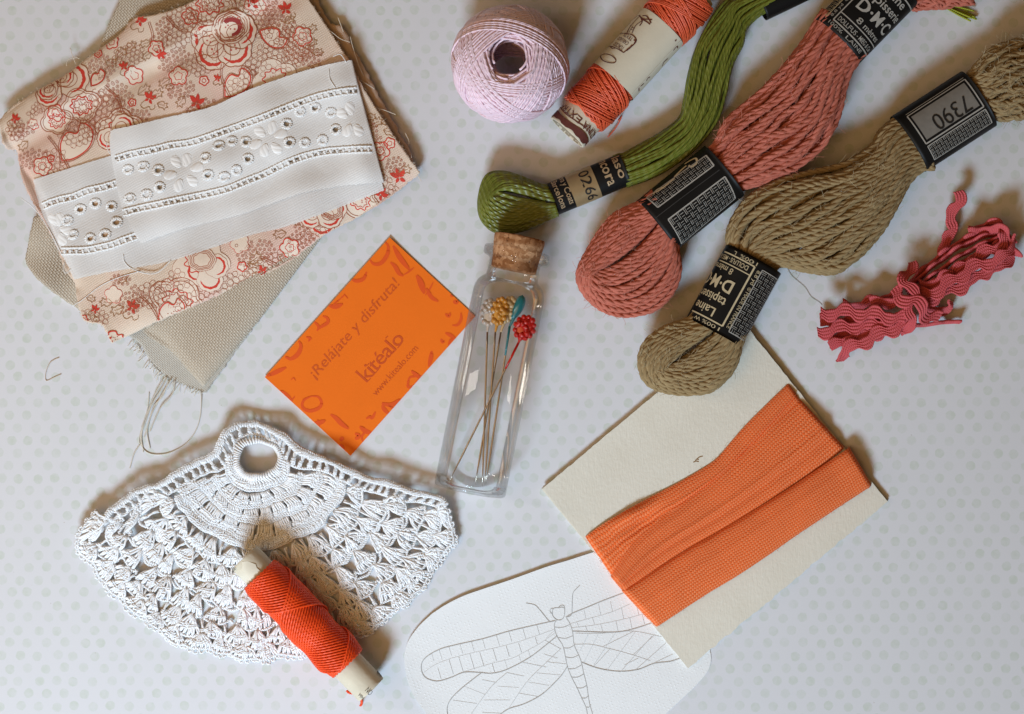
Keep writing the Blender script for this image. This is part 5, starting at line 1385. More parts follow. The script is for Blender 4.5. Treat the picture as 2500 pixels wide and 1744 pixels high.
def basket(p, cy, quad, nu, nv, w=2.0):
    """basket-weave engraving filling a quad given in (s, arc)"""
    q = np.asarray(quad, float)
    def pt(u, v): return q[0] * (1 - u) * (1 - v) + q[1] * u * (1 - v) + q[2] * u * v + q[3] * (1 - u) * v
    for i in range(nu):
        for j in range(nv):
            u0, u1, v0, v1 = (i + .1) / nu, (i + .98) / nu, (j + .1) / nv, (j + .98) / nv
            if (i + j) % 2: p.stroke([pt(u0, v0 * .65 + v1 * .35), pt(u1, v0 * .65 + v1 * .35)], w, False, None); p.stroke([pt(u0, v0 * .2 + v1 * .8), pt(u1, v0 * .2 + v1 * .8)], w * .8, False, None)
            else: p.stroke([pt(u0 * .65 + u1 * .35, v0), pt(u0 * .65 + u1 * .35, v1)], w, False, None); p.stroke([pt(u0 * .2 + u1 * .8, v0), pt(u0 * .2 + u1 * .8, v1)], w * .8, False, None)
def frame(p, q, w):
    q = np.asarray(q, float)
    for a, b in zip(q, np.roll(q, -1, 0)): p.stroke(resamp(np.vstack([a, b]), step=6), w, False, None)

# ---- green stranded cotton
M_green = mat_thread('olive green stranded cotton', (0.10, 0.122, 0.014, 1), pitch=74, strands=4, var=0.2, rough=0.40, spec=0.55, bump=0.55, amp=1.6, period=70, c2=(0.155, 0.172, 0.022, 1), sheen=0.0)
grn = thing('embroidery_skein', 'olive green stranded cotton skein with narrow black and gold label', 'yarn skein', E([(890, 346)])[0], 'embroidery skeins', k=0.988)
yg = Yarn(0, 4.4, 20, 1, M_green)
b_l = np.vstack([E([(1100, 130), (1165, 105)]), C([(1420, 1160), (1560, 1080), (1700, 1000), (1850, 880), (1890, 740), (1920, 560), (1980, 350), (2080, 160)]), D([(100, 5), (220, -40), (400, -90)])])
b_r = np.vstack([E([(1170, 345), (1235, 345)]), C([(1485, 1385), (1640, 1330), (1800, 1240), (1990, 1090), (2130, 900), (2200, 680), (2250, 480), (2330, 320)]), D([(250, 210), (340, 110), (480, 30)])])
gp = bundle(grn, yg, b_l, b_r, 36, [30, 33, 36, 38, 38, 36], [(16, 1.0), (15, .8), (13, .5), (10, .1), (10, -.5)], .75)
g_out = E([(600, 345), (540, 335), (420, 285), (300, 248), (200, 245), (140, 275), (100, 370), (88, 490), (110, 600), (180, 685), (280, 715), (420, 690), (540, 640), (620, 600), (690, 570)])
g_in = E([(660, 470), (600, 462), (520, 440), (430, 412), (340, 385), (270, 372), (235, 378), (228, 392), (240, 404), (285, 414), (350, 428), (440, 448), (530, 468), (600, 480), (660, 486)])
gp += loops(grn, yg, g_in, g_out, [(1.0, (17, .0, 1.0)), (.7, (16, -.0, .98)), (.3, (12, .0, 1.0)), (-.3, (10, .0, .97))], 38, 34)
gcy = label_sleeve(grn, E([(590, 470)])[0], E([(1190, 222)])[0], 41, 36, 37)
gl = Print(oncyl(gcy, 1.3)); M_goldblk = mat_plain('gold foil panel', (0.33, 0.235, 0.12, 1), 0.42, .2, 25, .5, 0.05, 5, metallic=.4)
def ge(P): return gcy.inv(E(P))
qa = ge([(740, 275), (940, 205), (1010, 430), (820, 505)]); s0_, s1_ = qa[[0, 3], 0].mean(), qa[[1, 2], 0].mean()
pan = Print(oncyl(gcy, 0.7)); aa = np.linspace(-64, 64, 40)
pan.band(np.column_stack([np.full(40, s0_), aa]), np.column_stack([np.full(40, s1_), aa])); pan.build('gold_panel', M_goldblk, grn, sub=gcy.o)
lay(gl, gcy, E([(1085, 150)])[0], 'laso', 30, 56, '+s', .012); lay(gl, gcy, E([(985, 165)])[0], 'ancora', 36, 86, '+s', .015)
lay(gl, gcy, E([(690, 290)])[0], 'Fabra y Coats', 21, 92, '+s', .008); lay(gl, gcy, E([(632, 330)])[0], 'Barcelona', 22, 78, '+s', .008)
gl.build('label_lettering', mat_plain('bronze print', (0.40, 0.29, 0.17, 1), .45, .2, 20, .5, 0, metallic=.2), grn, sub=gcy.o)
gn = Print(oncyl(gcy, 1.3)); lay(gn, gcy, E([(832, 262)])[0], '0266', 38, 80, '+s', .004); gn.build('label_number', mat_plain('black number ink', (0.012, 0.011, 0.01, 1), .5), grn, sub=gcy.o)
g2 = label_sleeve(grn, D([(362, 40)])[0], D([(760, -150)])[0], 36, 34, 37)

# ---- salmon wool
def wool(name, c, c2): 
    t = NT(name); v = t.px()
    u = t.sep(t.uv())
    col = t.mixc(t.noise(v, 55, 3.0), shade(c, .86), shade(c2, 1.12))
    st = t.n('ShaderNodeCombineXYZ'); t.l(t.math('MULTIPLY', u[0], 14.0), st.inputs[0]); t.l(t.math('MULTIPLY', u[1], 0.08), st.inputs[1])
    fn = t.n('ShaderNodeTexNoise'); fn.inputs['Scale'].default_value = 1.0; fn.inputs['Detail'].default_value = 3.0; t.l(st.outputs[0], fn.inputs['Vector'])
    col = t.mixc(t.math('MULTIPLY', t.smooth(fn.outputs[0], .45, .75), .35), col, shade(c2, 1.5))
    t.base(col, 0.85, 0.15, 0.0); t.bump(fn.outputs[0], .6, 1.0)
    return t.m
M_sal = wool('salmon wool', (0.43, 0.12, 0.078, 1), (0.48, 0.15, 0.105, 1)); M_kha = wool('khaki wool', (0.25, 0.172, 0.08, 1), (0.30, 0.215, 0.108, 1))
sal = thing('wool_skein', 'salmon pink tapestry wool skein with two black labels', 'yarn skein', E([(1650, 450)])[0], 'tapestry wool skeins', k=0.982)
ys = Yarn(3.7, 5.2, 66, 3, M_sal)
p_l = np.vstack([E([(1700, 180)]), D([(10, 1050), (60, 940), (130, 860), (350, 680), (480, 540), (600, 400), (700, 270), (775, 140), (830, 60)])])
p_r = np.vstack([E([(1960, 480)]), D([(215, 1400), (420, 1330), (600, 1250), (760, 1130), (870, 1010), (940, 830), (985, 640), (1030, 540), (1080, 460), (1140, 390)])])
sp_ = bundle(sal, ys, p_l, p_r, 58, [48, 52, 60, 62, 58, 50], [(12, 1.0), (12, .86), (11, .66), (10, .3), (7, -.4)], .42)
s_out = E([(1400, 380), (1290, 470), (1180, 520), (1080, 580), (990, 700), (915, 830), (850, 950), (828, 1040), (860, 1130), (940, 1230), (1050, 1305), (1180, 1345), (1310, 1340), (1430, 1300), (1540, 1200), (1600, 1080), (1612, 960), (1590, 860), (1590, 760)])
s_in = E([(1470, 570), (1400, 650), (1310, 745), (1210, 830), (1100, 905), (1010, 955), (950, 978), (928, 990), (934, 1002), (975, 1002), (1050, 985), (1140, 935), (1240, 860), (1330, 775), (1410, 690), (1450, 640), (1480, 605), (1490, 590), (1500, 575)])
sp_ += loops(sal, ys, s_in, s_out, [(1.0, (11, .0, 1.0)), (.78, (10, .0, .98)), (.5, (9, .0, 1.0)), (0.1, (8, .0, 1.0)), (-.4, (6, .0, .95))], 58, 52)
scy = label_sleeve(sal, E([(1432, 645)])[0], E([(1942, 232)])[0], 78, 60, 61)
lp = Print(oncyl(scy, 1.4)); lp2 = Print(oncyl(scy, 1.4))
def se(P): return scy.inv(E(P))
qu = se([(1430, 522), (1850, 208), (1795, 130), (1350, 445)]); 
basket(lp, scy, qu, 17, 3, 1.3); frame(lp, qu, 3.0)
ql = se([(1505, 612), (1930, 290), (2015, 445), (1612, 785)]); basket(lp, scy, ql, 17, 5, 1.3); frame(lp, ql, 2.6)
lp.build('silver_print', M_silver, sal, sub=scy.o)
for P in ([(1410, 400), (1440, 395), (1500, 350), (1560, 300)], [(1400, 420), (1430, 385), (1470, 370)], [(1640, 190), (1680, 165), (1720, 150), (1725, 185), (1690, 215), (1665, 205)], [(1560, 290), (1610, 240), (1650, 205)]):
    lp2.stroke(spl(se(P), step=4), 5.5, False, None)
lp2.build('gold_print', M_gold, sal, sub=scy.o)
scm = Print(oncyl(scy, 0.9)); scm.stroke(se([(1412, 600), (1600, 455), (1890, 240)]), 1.2, False, 6); scm.build('label_seam', mat_plain('seam edge', (0.05, 0.05, 0.05, 1), .4), sal, sub=scy.o)
s2 = label_sleeve(sal, D([(930, 297)])[0], D([(1355, -138)])[0], 77, 58, 60)
lp = Print(oncyl(s2, 1.5))
def sd_(P): return s2.inv(D(P))
o = sd_([(1000, 140)])[0]
# frame of the maker's panel
fr_ = sd_([(945, 185), (1095, 385)])
sA = sd_([(945, 185)])[0][0]; 
def band_line(s, a0, a1, w): lp.stroke(np.column_stack([np.full(24, s), np.linspace(a0, a1, 24)]), w, False, None)
def ax_line(a, s0, s1, w): lp.stroke(np.column_stack([np.linspace(s0, s1, 16), np.full(16, a)]), w, False, None)
aL = -42; band_line(22, aL, 100, 3.4); band_line(48, aL, 100, 2.6); ax_line(aL, 22, 190, 3.4); band_line(178, aL, 100, 3.4)
lp.text('DOLLFUS - MIEG & Cie', (28, aL + 8), (0, 1), (1, 0), size=17, length=118, bold=.006)
lp.text('8 mètres', (55, aL + 40), (0, 1), (1, 0), size=22, length=78, bold=.006)
lp.text('D·M·C', (81, aL + 18), (0, 1), (1, 0), size=44, length=104, bold=.02)
lp.text('tapisserie', (122, aL + 14), (0, 1), (1, 0), size=32, length=108, bold=.01)
lp.text('Laine', (154, aL + 30), (0, 1), (1, 0), size=32, length=72, bold=.01)
lp.text('100% LAINE', (8, aL - 6), (0, 1), (1, 0), size=13, length=110, bold=.0)
lp.text('8.8 yd', (26, aL - 9), (1, 0), (0, -1), size=14, length=40); lp.text('® MADE IN FRANCE', (76, aL - 9), (1, 0), (0, -1), size=13, length=110)
lp.build('label_lettering', M_silver, sal, sub=s2.o)
lp = Print(oncyl(s2, 1.5)); qb = [(20, -108), (185, -108), (185, -66), (20, -66)]; basket(lp, s2, qb, 16, 4, 1.3); frame(lp, qb, 2.4); lp.build('gold_print', M_gold, sal, sub=s2.o)
# far end of the skein leaving the top of the picture
bundle(sal, ys, D([(1440, -110), (1560, -70), (1700, -60), (1900, -80)]), D([(1490, 60), (1600, 36), (1750, 28), (1960, 2)]), 40, [34, 36, 34, 20], [(5, 1.0), (5, .5), (4, 0)], .8)
fuzz(sal, sp_, mat_plain('salmon fibre', (0.60, 0.24, 0.17, 1), .7), 2600)

# ---- khaki wool
kha = thing('wool_skein', 'khaki brown tapestry wool skein resting on the cream card', 'yarn skein', F([(760, 880)])[0], 'tapestry wool skeins', k=0.983)
yk = Yarn(3.7, 5.2, 68, 3, M_kha)
k_l = np.vstack([F([(770, 700), (735, 600), (718, 520), (735, 420), (800, 310), (900, 225), (1050, 150), (1250, 100), (1450, 50), (1640, -70)]), D([(1250, 960), (1345, 868), (1430, 825)])])
k_r = np.vstack([F([(985, 790), (1020, 715), (1075, 690), (1200, 725), (1330, 745), (1460, 720), (1600, 590), (1720, 440), (1800, 290), (1870, 160), (1960, 80)]), D([(1650, 1240)])])
kp = bundle(kha, yk, k_l, k_r, 54, [40, 48, 58, 62, 60, 50, 36], [(15, 1.0), (14, .88), (14, .68), (13, .35), (9, -.3)], .42)
k_out = F([(540, 940), (470, 1020), (400, 1050), (300, 1085), (215, 1150), (165, 1230), (150, 1310), (175, 1400), (240, 1460), (340, 1495), (450, 1510), (560, 1505), (650, 1470), (730, 1390), (780, 1300), (800, 1210), (830, 1120)])
k_in = F([(650, 1030), (620, 1090), (560, 1140), (490, 1190), (420, 1240), (370, 1280), (340, 1308), (332, 1322), (345, 1330), (395, 1308), (450, 1272), (520, 1225), (580, 1180), (630, 1135), (655, 1100), (670, 1070), (680, 1040)])
kp += loops(kha, yk, k_in, k_out, [(1.0, (10, .0, 1.0)), (.75, (9, .0, .98)), (.4, (8, .0, 1.0)), (-.1, (6, .0, 1.0))], 60, 42)
kcy = label_sleeve(kha, F([(885, 652)])[0], F([(630, 1117)])[0], 76, 52, 62)
lp = Print(oncyl(kcy, 1.5)); lg = Print(oncyl(kcy, 1.5))
def kf(P): return kcy.inv(F(P))
a0 = kf([(880, 680)])[0][1]; a0 = kf([(790, 870)])[0][1]
# text axes here: +s is up for the lettering, +arc is the reading direction
def bl(p, s, x0, x1, w): p.stroke(np.column_stack([np.full(24, s), np.linspace(x0, x1, 24)]), w, False, None)
def al(p, a, s0, s1, w): p.stroke(np.column_stack([np.linspace(s0, s1, 16), np.full(16, a)]), w, False, None)
aL = kf([(885, 672), (700, 1045)])[:, 1].mean()
bl(lp, 20, aL, 92, 3.4); bl(lp, 44, aL, 92, 2.6); al(lp, aL, 20, 184, 3.4); bl(lp, 184, aL, 92, 3.4)
lp.text('DOLLFUS - MIEG & Cie', (26, aL + 8), (0, 1), (1, 0), size=17, length=116, bold=.006)
lp.text('8 mètres', (50, aL + 34), (0, 1), (1, 0), size=22, length=76, bold=.006)
lp.text('D·M·C', (78, aL + 16), (0, 1), (1, 0), size=44, length=104, bold=.02)
lp.text('tapisserie', (122, aL + 14), (0, 1), (1, 0), size=32, length=108, bold=.01)
lp.text('Laine', (154, aL + 26), (0, 1), (1, 0), size=32, length=70, bold=.01)
lp.text('100% W', (190, aL + 2), (0, 1), (1, 0), size=13, length=70); lp.text('100%  L', (8, aL - 2), (0, 1), (1, 0), size=13, length=60)
lp.text('8.8 yd', (24, aL - 8), (1, 0), (0, -1), size=14, length=38); lp.text('® MADE IN FRANCE', (70, aL - 8), (1, 0), (0, -1), size=13, length=112)
lp.build('label_lettering', M_gold, kha, sub=kcy.o)
qb = [(18, aL - 18), (188, aL - 18), (188, -104), (18, -104)]; basket(lg, kcy, qb, 16, 5, 1.3); frame(lg, qb, 2.2); lg.build('silver_print', M_silver, kha, sub=kcy.o)
k2 = label_sleeve(kha, D([(1460, 1055)])[0], D([(1978, 720)])[0], 80, 52, 56)
def kd(P): return k2.inv(D(P))
lg = Print(oncyl(k2, 0.8)); q = kd([(1465, 870), (1840, 615), (1955, 790), (1555, 1040)])
ss_, aa_ = (q[[0, 3], 0].mean(), q[[1, 2], 0].mean()), (q[[0, 1], 1].mean(), q[[2, 3], 1].mean())
ar = np.linspace(aa_[0], aa_[1], 24); lg.band(np.column_stack([np.full(24, ss_[0]), ar]), np.column_stack([np.full(24, ss_[1]), ar])); lg.build('number_panel', mat_plain('silver panel', (0.21, 0.20, 0.18, 1), .5, .2, 12, .4, 0.05, 4, metallic=.2), kha, sub=k2.o)
lp = Print(oncyl(k2, 1.4))
fq = [(ss_[0] - 7, aa_[0] - 8), (ss_[1] + 7, aa_[0] - 8), (ss_[1] + 7, aa_[1] + 7), (ss_[0] - 7, aa_[1] + 7)]; frame(lp, fq, 3.2)
qb = [(ss_[0] - 7, aa_[1] + 14), (ss_[1] + 7, aa_[1] + 14), (ss_[1] + 7, aa_[1] + 62), (ss_[0] - 7, aa_[1] + 62)]; basket(lp, k2, qb, 17, 5, 1.3); frame(lp, qb, 2.2)
al(lp, aa_[0] - 16, ss_[0] - 7, ss_[1] + 7, 2.0)
lp.build('silver_print', M_silver, kha, sub=k2.o)
lp = Print(oncyl(k2, 1.6)); o_ = kd([(1842, 712)])[0]
lp.text('7390', o_, (-1, 0), (0, 1), size=46, length=100, bold=.002); lp.build('label_number', mat_plain('black numerals', (0.015, 0.014, 0.013, 1), .5), kha, sub=k2.o)
kp += bundle(kha, yk, D([(1850, 590), (1960, 470), (2060, 360), (2180, 305), (2330, 280), (2480, 290)]), D([(2040, 850), (2120, 880), (2220, 880), (2320, 870), (2420, 850), (2520, 820)]), 54, [36, 52, 60, 60, 56], [(13, 1.0), (13, .86), (13, .62), (11, 0.25), (7, -.3)], .5)
fuzz(kha, kp, mat_plain('khaki fibre', (0.45, 0.36, 0.22, 1), .7), 3000)

# ---- lime yarn tuft at the top right
tuf = thing('yarn_tuft', 'small lime green yarn end beside the salmon skein at the top right', 'yarn', D([(1850, 90)])[0], k=0.995)
M_lime = mat_thread('lime green thread', (0.34, 0.38, 0.03, 1), pitch=10, bump=.8)
for i in range(13):
    y0 = rng.uniform(-6, 6); sp = rng.uniform(-1, 1)
    P = D([(1640 + rng.uniform(-20, 10), 5 + y0), (1740, 45 + y0 + sp * 14), (1830, 85 + sp * 40), (1900 + rng.uniform(-30, 60), 120 + sp * 48)])
    V, Fq, U = tube(with_z(spl(P, 16), 9 + rng.uniform(-5, 5)), 2.3, 5); mk('strand', V, Fq, M_lime, tuf, uv=U)
# ---- loose single threads on the table
for nm, P, m_, lab in (('loose_thread', cv(0, 840, 5.34)([(775, 180), (720, 200), (660, 240), (620, 310), (595, 400), (598, 470), (625, 478), (700, 440), (800, 395)]), mat_thread('pale brown thread', (0.58, 0.47, 0.37, 1), pitch=7, bump=0.1), 'short pale brown bent thread lying alone left of the linen'),
                       ('loose_fibre', F([(1085, 700), (1120, 760), (1200, 830), (1240, 890), (1290, 925), (1310, 945)]), mat_plain('olive fibre', (0.20, 0.17, 0.10, 1)), 'thin olive wool hair trailing from the khaki skein to the rickrack')):
    q = thing(nm, lab, 'thread', P.mean(0)); P = spl(P, step=3)
    V, Fq, U = tube(with_z(P, 1.5), 0.9 if nm == 'loose_thread' else .42, 5); mk('thread', V, Fq, m_, q, uv=U)
# ================================================================== PINK RICKRACK
rik = thing('rickrack_trim', 'bundle of folded raspberry pink rickrack braid tied in the middle', 'braid', G([(950, 1000)])[0], k=0.987)
def mat_rick():
    t = NT('raspberry braid'); v = t.px()
    u, w, _ = t.sep(t.uv())
    c = t.mixc(t.noise(v, 60, 3.0), (0.47, 0.060, 0.068, 1), (0.56, 0.098, 0.10, 1))
    s = t.math('ABSOLUTE', t.math('SINE', t.math('ADD', t.math('MULTIPLY', w, PI / 4.6), t.math('MULTIPLY', t.math('FLOOR', t.math('MULTIPLY', u, 4.0)), 1.6))))
    t.base(t.mixc(t.math('MULTIPLY', s, .25), c, (0.58, 0.15, 0.17, 1)), 0.75, .12, 0.0)
    t.bump(s, .6, 1.6)
    return t.m
M_rick = mat_rick()
def rick(P, zz, roll=0.0, w=34, amp=8.5, lam=72, ph=0.0, tuck=None, sub=False):
    P = spl(np.column_stack([G(P), zz]), step=3.0)
    d = np.r_[0, np.cumsum(np.linalg.norm(np.diff(P, axis=0), axis=1))]
    T, n1, n2 = frames(P)
    roll = np.interp(np.linspace(0, 1, len(P)), np.linspace(0, 1, len(np.atleast_1d(roll))), np.atleast_1d(roll)).astype(float) if np.ndim(roll) else np.full(len(P), float(roll))
    a = np.cos(roll)[:, None] * n1 + np.sin(roll)[:, None] * n2; b = -np.sin(roll)[:, None] * n1 + np.cos(roll)[:, None] * n2
    x = 2 * PI * d / lam + ph
    off = amp * (np.sin(x) + .12 * np.sin(3 * x))
    ribs = 4; m = ribs * 5 + 1
    q = np.linspace(-.5, .5, m); hgt = 3.0 * np.abs(np.sin((q + .5) * ribs * PI)) + .8
    slope = np.gradient(off, d); ww = w * (1 - .22 * np.clip(np.abs(slope), 0, 1))
    top = P[:, None] + a[:, None] * (off[:, None] + q * ww[:, None])[..., None] + b[:, None] * hgt[None, :, None]
    bot = P[:, None] + a[:, None] * (off[:, None] + q[::-1] * ww[:, None])[..., None] - b[:, None] * hgt[None, ::-1, None]
    V = np.concatenate([top, bot], 1); M_ = 2 * m
    V[..., 2] = np.maximum(V[..., 2], 1.0)
    N = len(P); i = np.arange(N * M_).reshape(N, M_)
    Fq = np.stack([i[:-1], np.roll(i, -1, 1)[:-1], np.roll(i, -1, 1)[1:], i[1:]], -1).reshape(-1, 4)
    uq = np.r_[q + .5, q[::-1] + .5]; un = np.roll(uq, -1)
    U = np.empty((N - 1, M_, 4, 2)); U[:, :, 0, 0] = uq; U[:, :, 1, 0] = un; U[:, :, 2, 0] = un; U[:, :, 3, 0] = uq
    U[:, :, 0, 1] = d[:-1, None]; U[:, :, 1, 1] = d[:-1, None]; U[:, :, 2, 1] = d[1:, None]; U[:, :, 3, 1] = d[1:, None]
    return mk('braid_length', V.reshape(-1, 3), Fq, M_rick, rik, uv=U.reshape(-1, 4, 2))
# left half: four lengths fanning from the tie
rick([(215, 1090), (360, 1075), (520, 1080), (700, 1100), (900, 1130)], [62, 58, 60, 66, 68], [0.4, .1, 0, .1, .2], ph=2.6)
rick([(200, 1240), (330, 1215), (470, 1190), (650, 1180), (880, 1150)], [40, 40, 42, 50, 58], [.3, 0, 0, .1, .2], ph=3.0)
rick([(310, 1370), (420, 1310), (560, 1270), (700, 1230), (900, 1180)], [30, 34, 38, 42, 50], [.6, .2, .1, 0, .1], ph=.5)
rick([(380, 1475), (420, 1400), (520, 1340), (660, 1270), (800, 1210), (930, 1150)], [26, 40, 50, 54, 58, 62], [.9, .3, 0, 0, 0, .1], ph=3.4)
rick([(230, 1160), (360, 1150), (520, 1160), (700, 1150), (880, 1120)], [22, 22, 24, 26, 30], .1, ph=1.1); rick([(300, 1300), (480, 1260), (680, 1200), (860, 1150)], [16, 18, 20, 24], .2, ph=4)
rick([(420, 1030), (600, 1010), (760, 960), (900, 930)], [20, 24, 26, 30], .5, ph=2)
rick([(640, 1010), (720, 985), (820, 985), (900, 960)], [40, 46, 48, 50], .6, ph=1)
# right half: lengths on edge behind, flat ones in front
for k, (dx, dy, z, rl, p) in enumerate(((-20, -120, 30, 1.25, .2), (40, -60, 36, 1.3, 1.4), (90, 0, 34, 1.2, 2.2), (0, -170, 22, 1.1, 3.1), (60, 50, 26, 1.0, 4.2))):
    rick([(930 + dx * .3, 960 + dy * .55), (1150 + dx * .5, 800 + dy * .8), (1380 + dx * .6, 640 + dy * .85), (1600 + dx * .7, 520 + dy * .6), (1720 + dx * .3, 450 + dy * .3)], [z, z + 4, z + 6, z + 4, z + 8], rl, ph=p)
rick([(1010, 960), (1150, 900), (1330, 790), (1500, 690), (1660, 650), (1760, 560), (1800, 480)], [66, 70, 70, 68, 70, 66, 50], [0, 0, .1, 0, .1, .5, 1.2], ph=.6)
rick([(1060, 980), (1250, 900), (1420, 840), (1560, 740), (1700, 700), (1800, 600)], [50, 52, 52, 52, 52, 44], [.1, 0, 0, .1, .2, .9], ph=2.7)
rick([(1250, 800), (1420, 690), (1560, 590), (1680, 530), (1720, 440), (1680, 370)], [52, 54, 58, 60, 62, 54], [.4, .3, .2, .1, .3, .9], ph=4.4)
rick([(1030, 870), (1180, 820), (1300, 760)], [56, 58, 58], .5, ph=2.2)
rick([(1440, 430), (1540, 400), (1640, 400), (1720, 440), (1790, 560), (1830, 610)], [40, 48, 56, 56, 44, 34], [1.0, .9, .8, 1.0, 1.2, 1.3], ph=1.2)
rick([(1450, 400), (1560, 370), (1650, 350), (1730, 400), (1800, 510)], [24, 30, 36, 36, 30], [1.1, 1.0, 1.0, 1.1, 1.3], ph=2.4)
rick([(1060, 1080), (1180, 1060), (1290, 1040), (1310, 990)], [20, 22, 24, 22], [.6, .7, .9, 1.0], ph=0)
# the tie round the middle, and two tails
rick([(965, 670), (930, 760), (890, 830), (950, 920), (1010, 960)], [40, 62, 80, 88, 84], [.9, .3, 0, 0, 0], w=28, lam=80, ph=.4)
rick([(800, 890), (850, 960), (960, 985), (1030, 1070), (1090, 1110), (1190, 1130)], [70, 84, 90, 84, 60, 42], [.4, 0, 0, 0, .2, .5], ph=1.5, w=33, lam=80)
rick([(900, 990), (930, 1080), (960, 1130), (930, 1180), (880, 1250)], [84, 86, 82, 66, 40], [0, 0, 0, 0, .3], w=26, amp=6, lam=80, ph=2)
rick([(1345, 85), (1362, 170), (1320, 250), (1290, 330), (1318, 400), (1280, 480), (1225, 560), (1230, 620)], [46, 40, 30, 26, 24, 22, 22, 26], [0, 0, 0, 0, 0, .2, .5, .8], amp=5, lam=70, w=29, ph=0)
rick([(940, 1200), (1040, 1180), (1160, 1170), (1280, 1150), (1385, 1155)], [30, 26, 22, 20, 16], 1.35, w=22, amp=4, lam=60)

# ================================================================== WHITE CROCHET FAN
cro = thing('crochet_motif', 'white cotton crochet fan motif with a round ring at the top', 'crochet', I([(1010, 700)])[0], k=0.993)
M_cro = mat_thread('white crochet cotton', (0.84, 0.84, 0.84, 1), pitch=24, strands=2, var=0.02, rough=0.6, spec=0.2, bump=0.3, amp=1.2, sheen=0.0)
for m_, w_ in ((M_cro, .45), (M_pink, .25)):
    pb = m_.node_tree.nodes['Principled BSDF']; pb.inputs['Subsurface Weight'].default_value = w_; pb.inputs['Subsurface Radius'].default_value = (1.0, .9, .8); pb.inputs['Subsurface Scale'].default_value = 5 * S
RC = np.array([1008.0, 262.0])
rim_pts = np.array([(205, 600), (120, 570), (60, 600), (42, 680), (60, 760), (150, 870), (210, 960), (330, 1090), (490, 1195), (560, 1240), (720, 1300), (860, 1312), (1000, 1345), (1130, 1330), (1270, 1310), (1430, 1250), (1590, 1185), (1690, 1125), (1830, 1030), (1900, 900), (2000, 800), (2070, 640), (2045, 530), (1985, 460)], float)
ra = np.unwrap(np.arctan2(rim_pts[:, 1] - RC[1], rim_pts[:, 0] - RC[0])); rr_ = np.hypot(*(rim_pts - RC).T)
o_ = np.argsort(ra); ra, rr_ = ra[o_], rr_[o_]
PHI0, PHI1 = math.radians(13.5), math.radians(160)
def Rout(phi): return np.interp(phi, ra, rr_)
def polar(phi, rho):
    r = 135 + rho * (Rout(phi) - 135)
    # the ring is a little wider than tall
    return np.column_stack([RC[0] + r * np.cos(phi), RC[1] + r * np.sin(phi)])
HEADL = I([(200, 600), (240, 520), (420, 440), (600, 340), (780, 225), (840, 150)]); HEADR = I([(1170, 150), (1240, 215), (1500, 320), (1750, 410), (1990, 460)])
def z_cro(x, y):
    d = np.minimum(dist_poly(x, y, HEADL), dist_poly(x, y, HEADR)); d = np.minimum(d, np.hypot(x - I([RC])[0][0], y - I([RC])[0][1]))
    return 8 + 33 * np.exp(-(d / 100) ** 1.5) + 3.5 * np.sin(x / 21 + y / 33) * np.sin(y / 27)
def zed(P2, add=0.0):
    P2 = np.asarray(P2, float); x, y = P2[:, 0], P2[:, 1]
    wx = 4.2 * np.sin(y / 23 + x / 61) + 3.0 * np.sin(x / 17 - y / 29 + 1.3) + 1.3 * np.sin(y / 7.3 + x / 9.1)
    wy = 4.2 * np.sin(x / 26 - y / 53 + 2.0) + 3.0 * np.sin(y / 19 + x / 31) + 1.3 * np.sin(x / 8.1 - y / 6.7)
    return np.column_stack([x + wx, y + wy, z_cro(x, y) + add])
TR = 2.7
def rope(P, mb, pitch=13, rho=2.1, r=TR, add=0.0):
    P = resamp(P, step=pitch / 5.0); P = P + rng.normal(0, .35, P.shape); plied(zed(P, add), rho, r, pitch, 2, 4, mb=mb, phase=rng.uniform(0, 6), step=pitch / 5.0)
def post(p, q, mb, add=0.0, bow=0.0, n=7, w=2.3):
    """a double-crochet post: two yarns crossing, with a wrap round the middle"""
    p = np.asarray(p, float); q = np.asarray(q, float); d = q - p; l = np.linalg.norm(d) + 1e-6; nn = np.array([-d[1], d[0]]) / l
    t = np.linspace(0, 1, n)
    for sg in (-1, 1):
        off = sg * w * np.cos(t * PI * 1.25 + .3) + bow * np.sin(PI * t) + rng.normal(0, .25, n)
        P = p + np.outer(t, d) + np.outer(off, nn)
        mb.add(*tube(zed(P, add + 1.6 * sg * np.sin(t * PI * 1.25 + .3) + 2.0 * np.sin(PI * t)), TR, 5))
    m = p + d * rng.uniform(.5, .68)
    for k in (0, 1):
        c = m + d / l * (k * 4.6 - 2.3)
        P = np.array([c - nn * 4.2 - d / l * 2, c, c + nn * 4.2 + d / l * 2])
        P3 = zed(P, add); P3[:, 2] += [0.5, 4.6, 0.5]
        mb.add(*tube(spl(P3, 6), TR * .95, 5))
# ring
mb = MB(); n = 56
th = np.arange(160) * 2 * PI / 160
ring = I(np.column_stack([RC[0] + 113 * 1.06 * np.cos(th), RC[1] + 113 * .90 * np.sin(th)]))
mb.add(*tube(zed(ring, 1.0), 6.0, 8, closed=True))
for k in range(n):
    b = 2 * PI * k / n
    c = I([(RC[0] + 113 * 1.06 * math.cos(b), RC[1] + 113 * .90 * math.sin(b))])[0]; d = np.array([math.cos(b), math.sin(b)]); tt = np.array([-d[1], d[0]])
    a = np.linspace(-2.2, 2.2, 9)
    P = c + np.outer(7.4 * np.sin(a), d) + np.outer(a * .9, tt)
    P3 = zed(P, 1.0); P3[:, 2] += 7.2 * np.cos(a)
    mb.add(*tube(P3, TR, 5))
mb.build('ring', M_cro, cro)
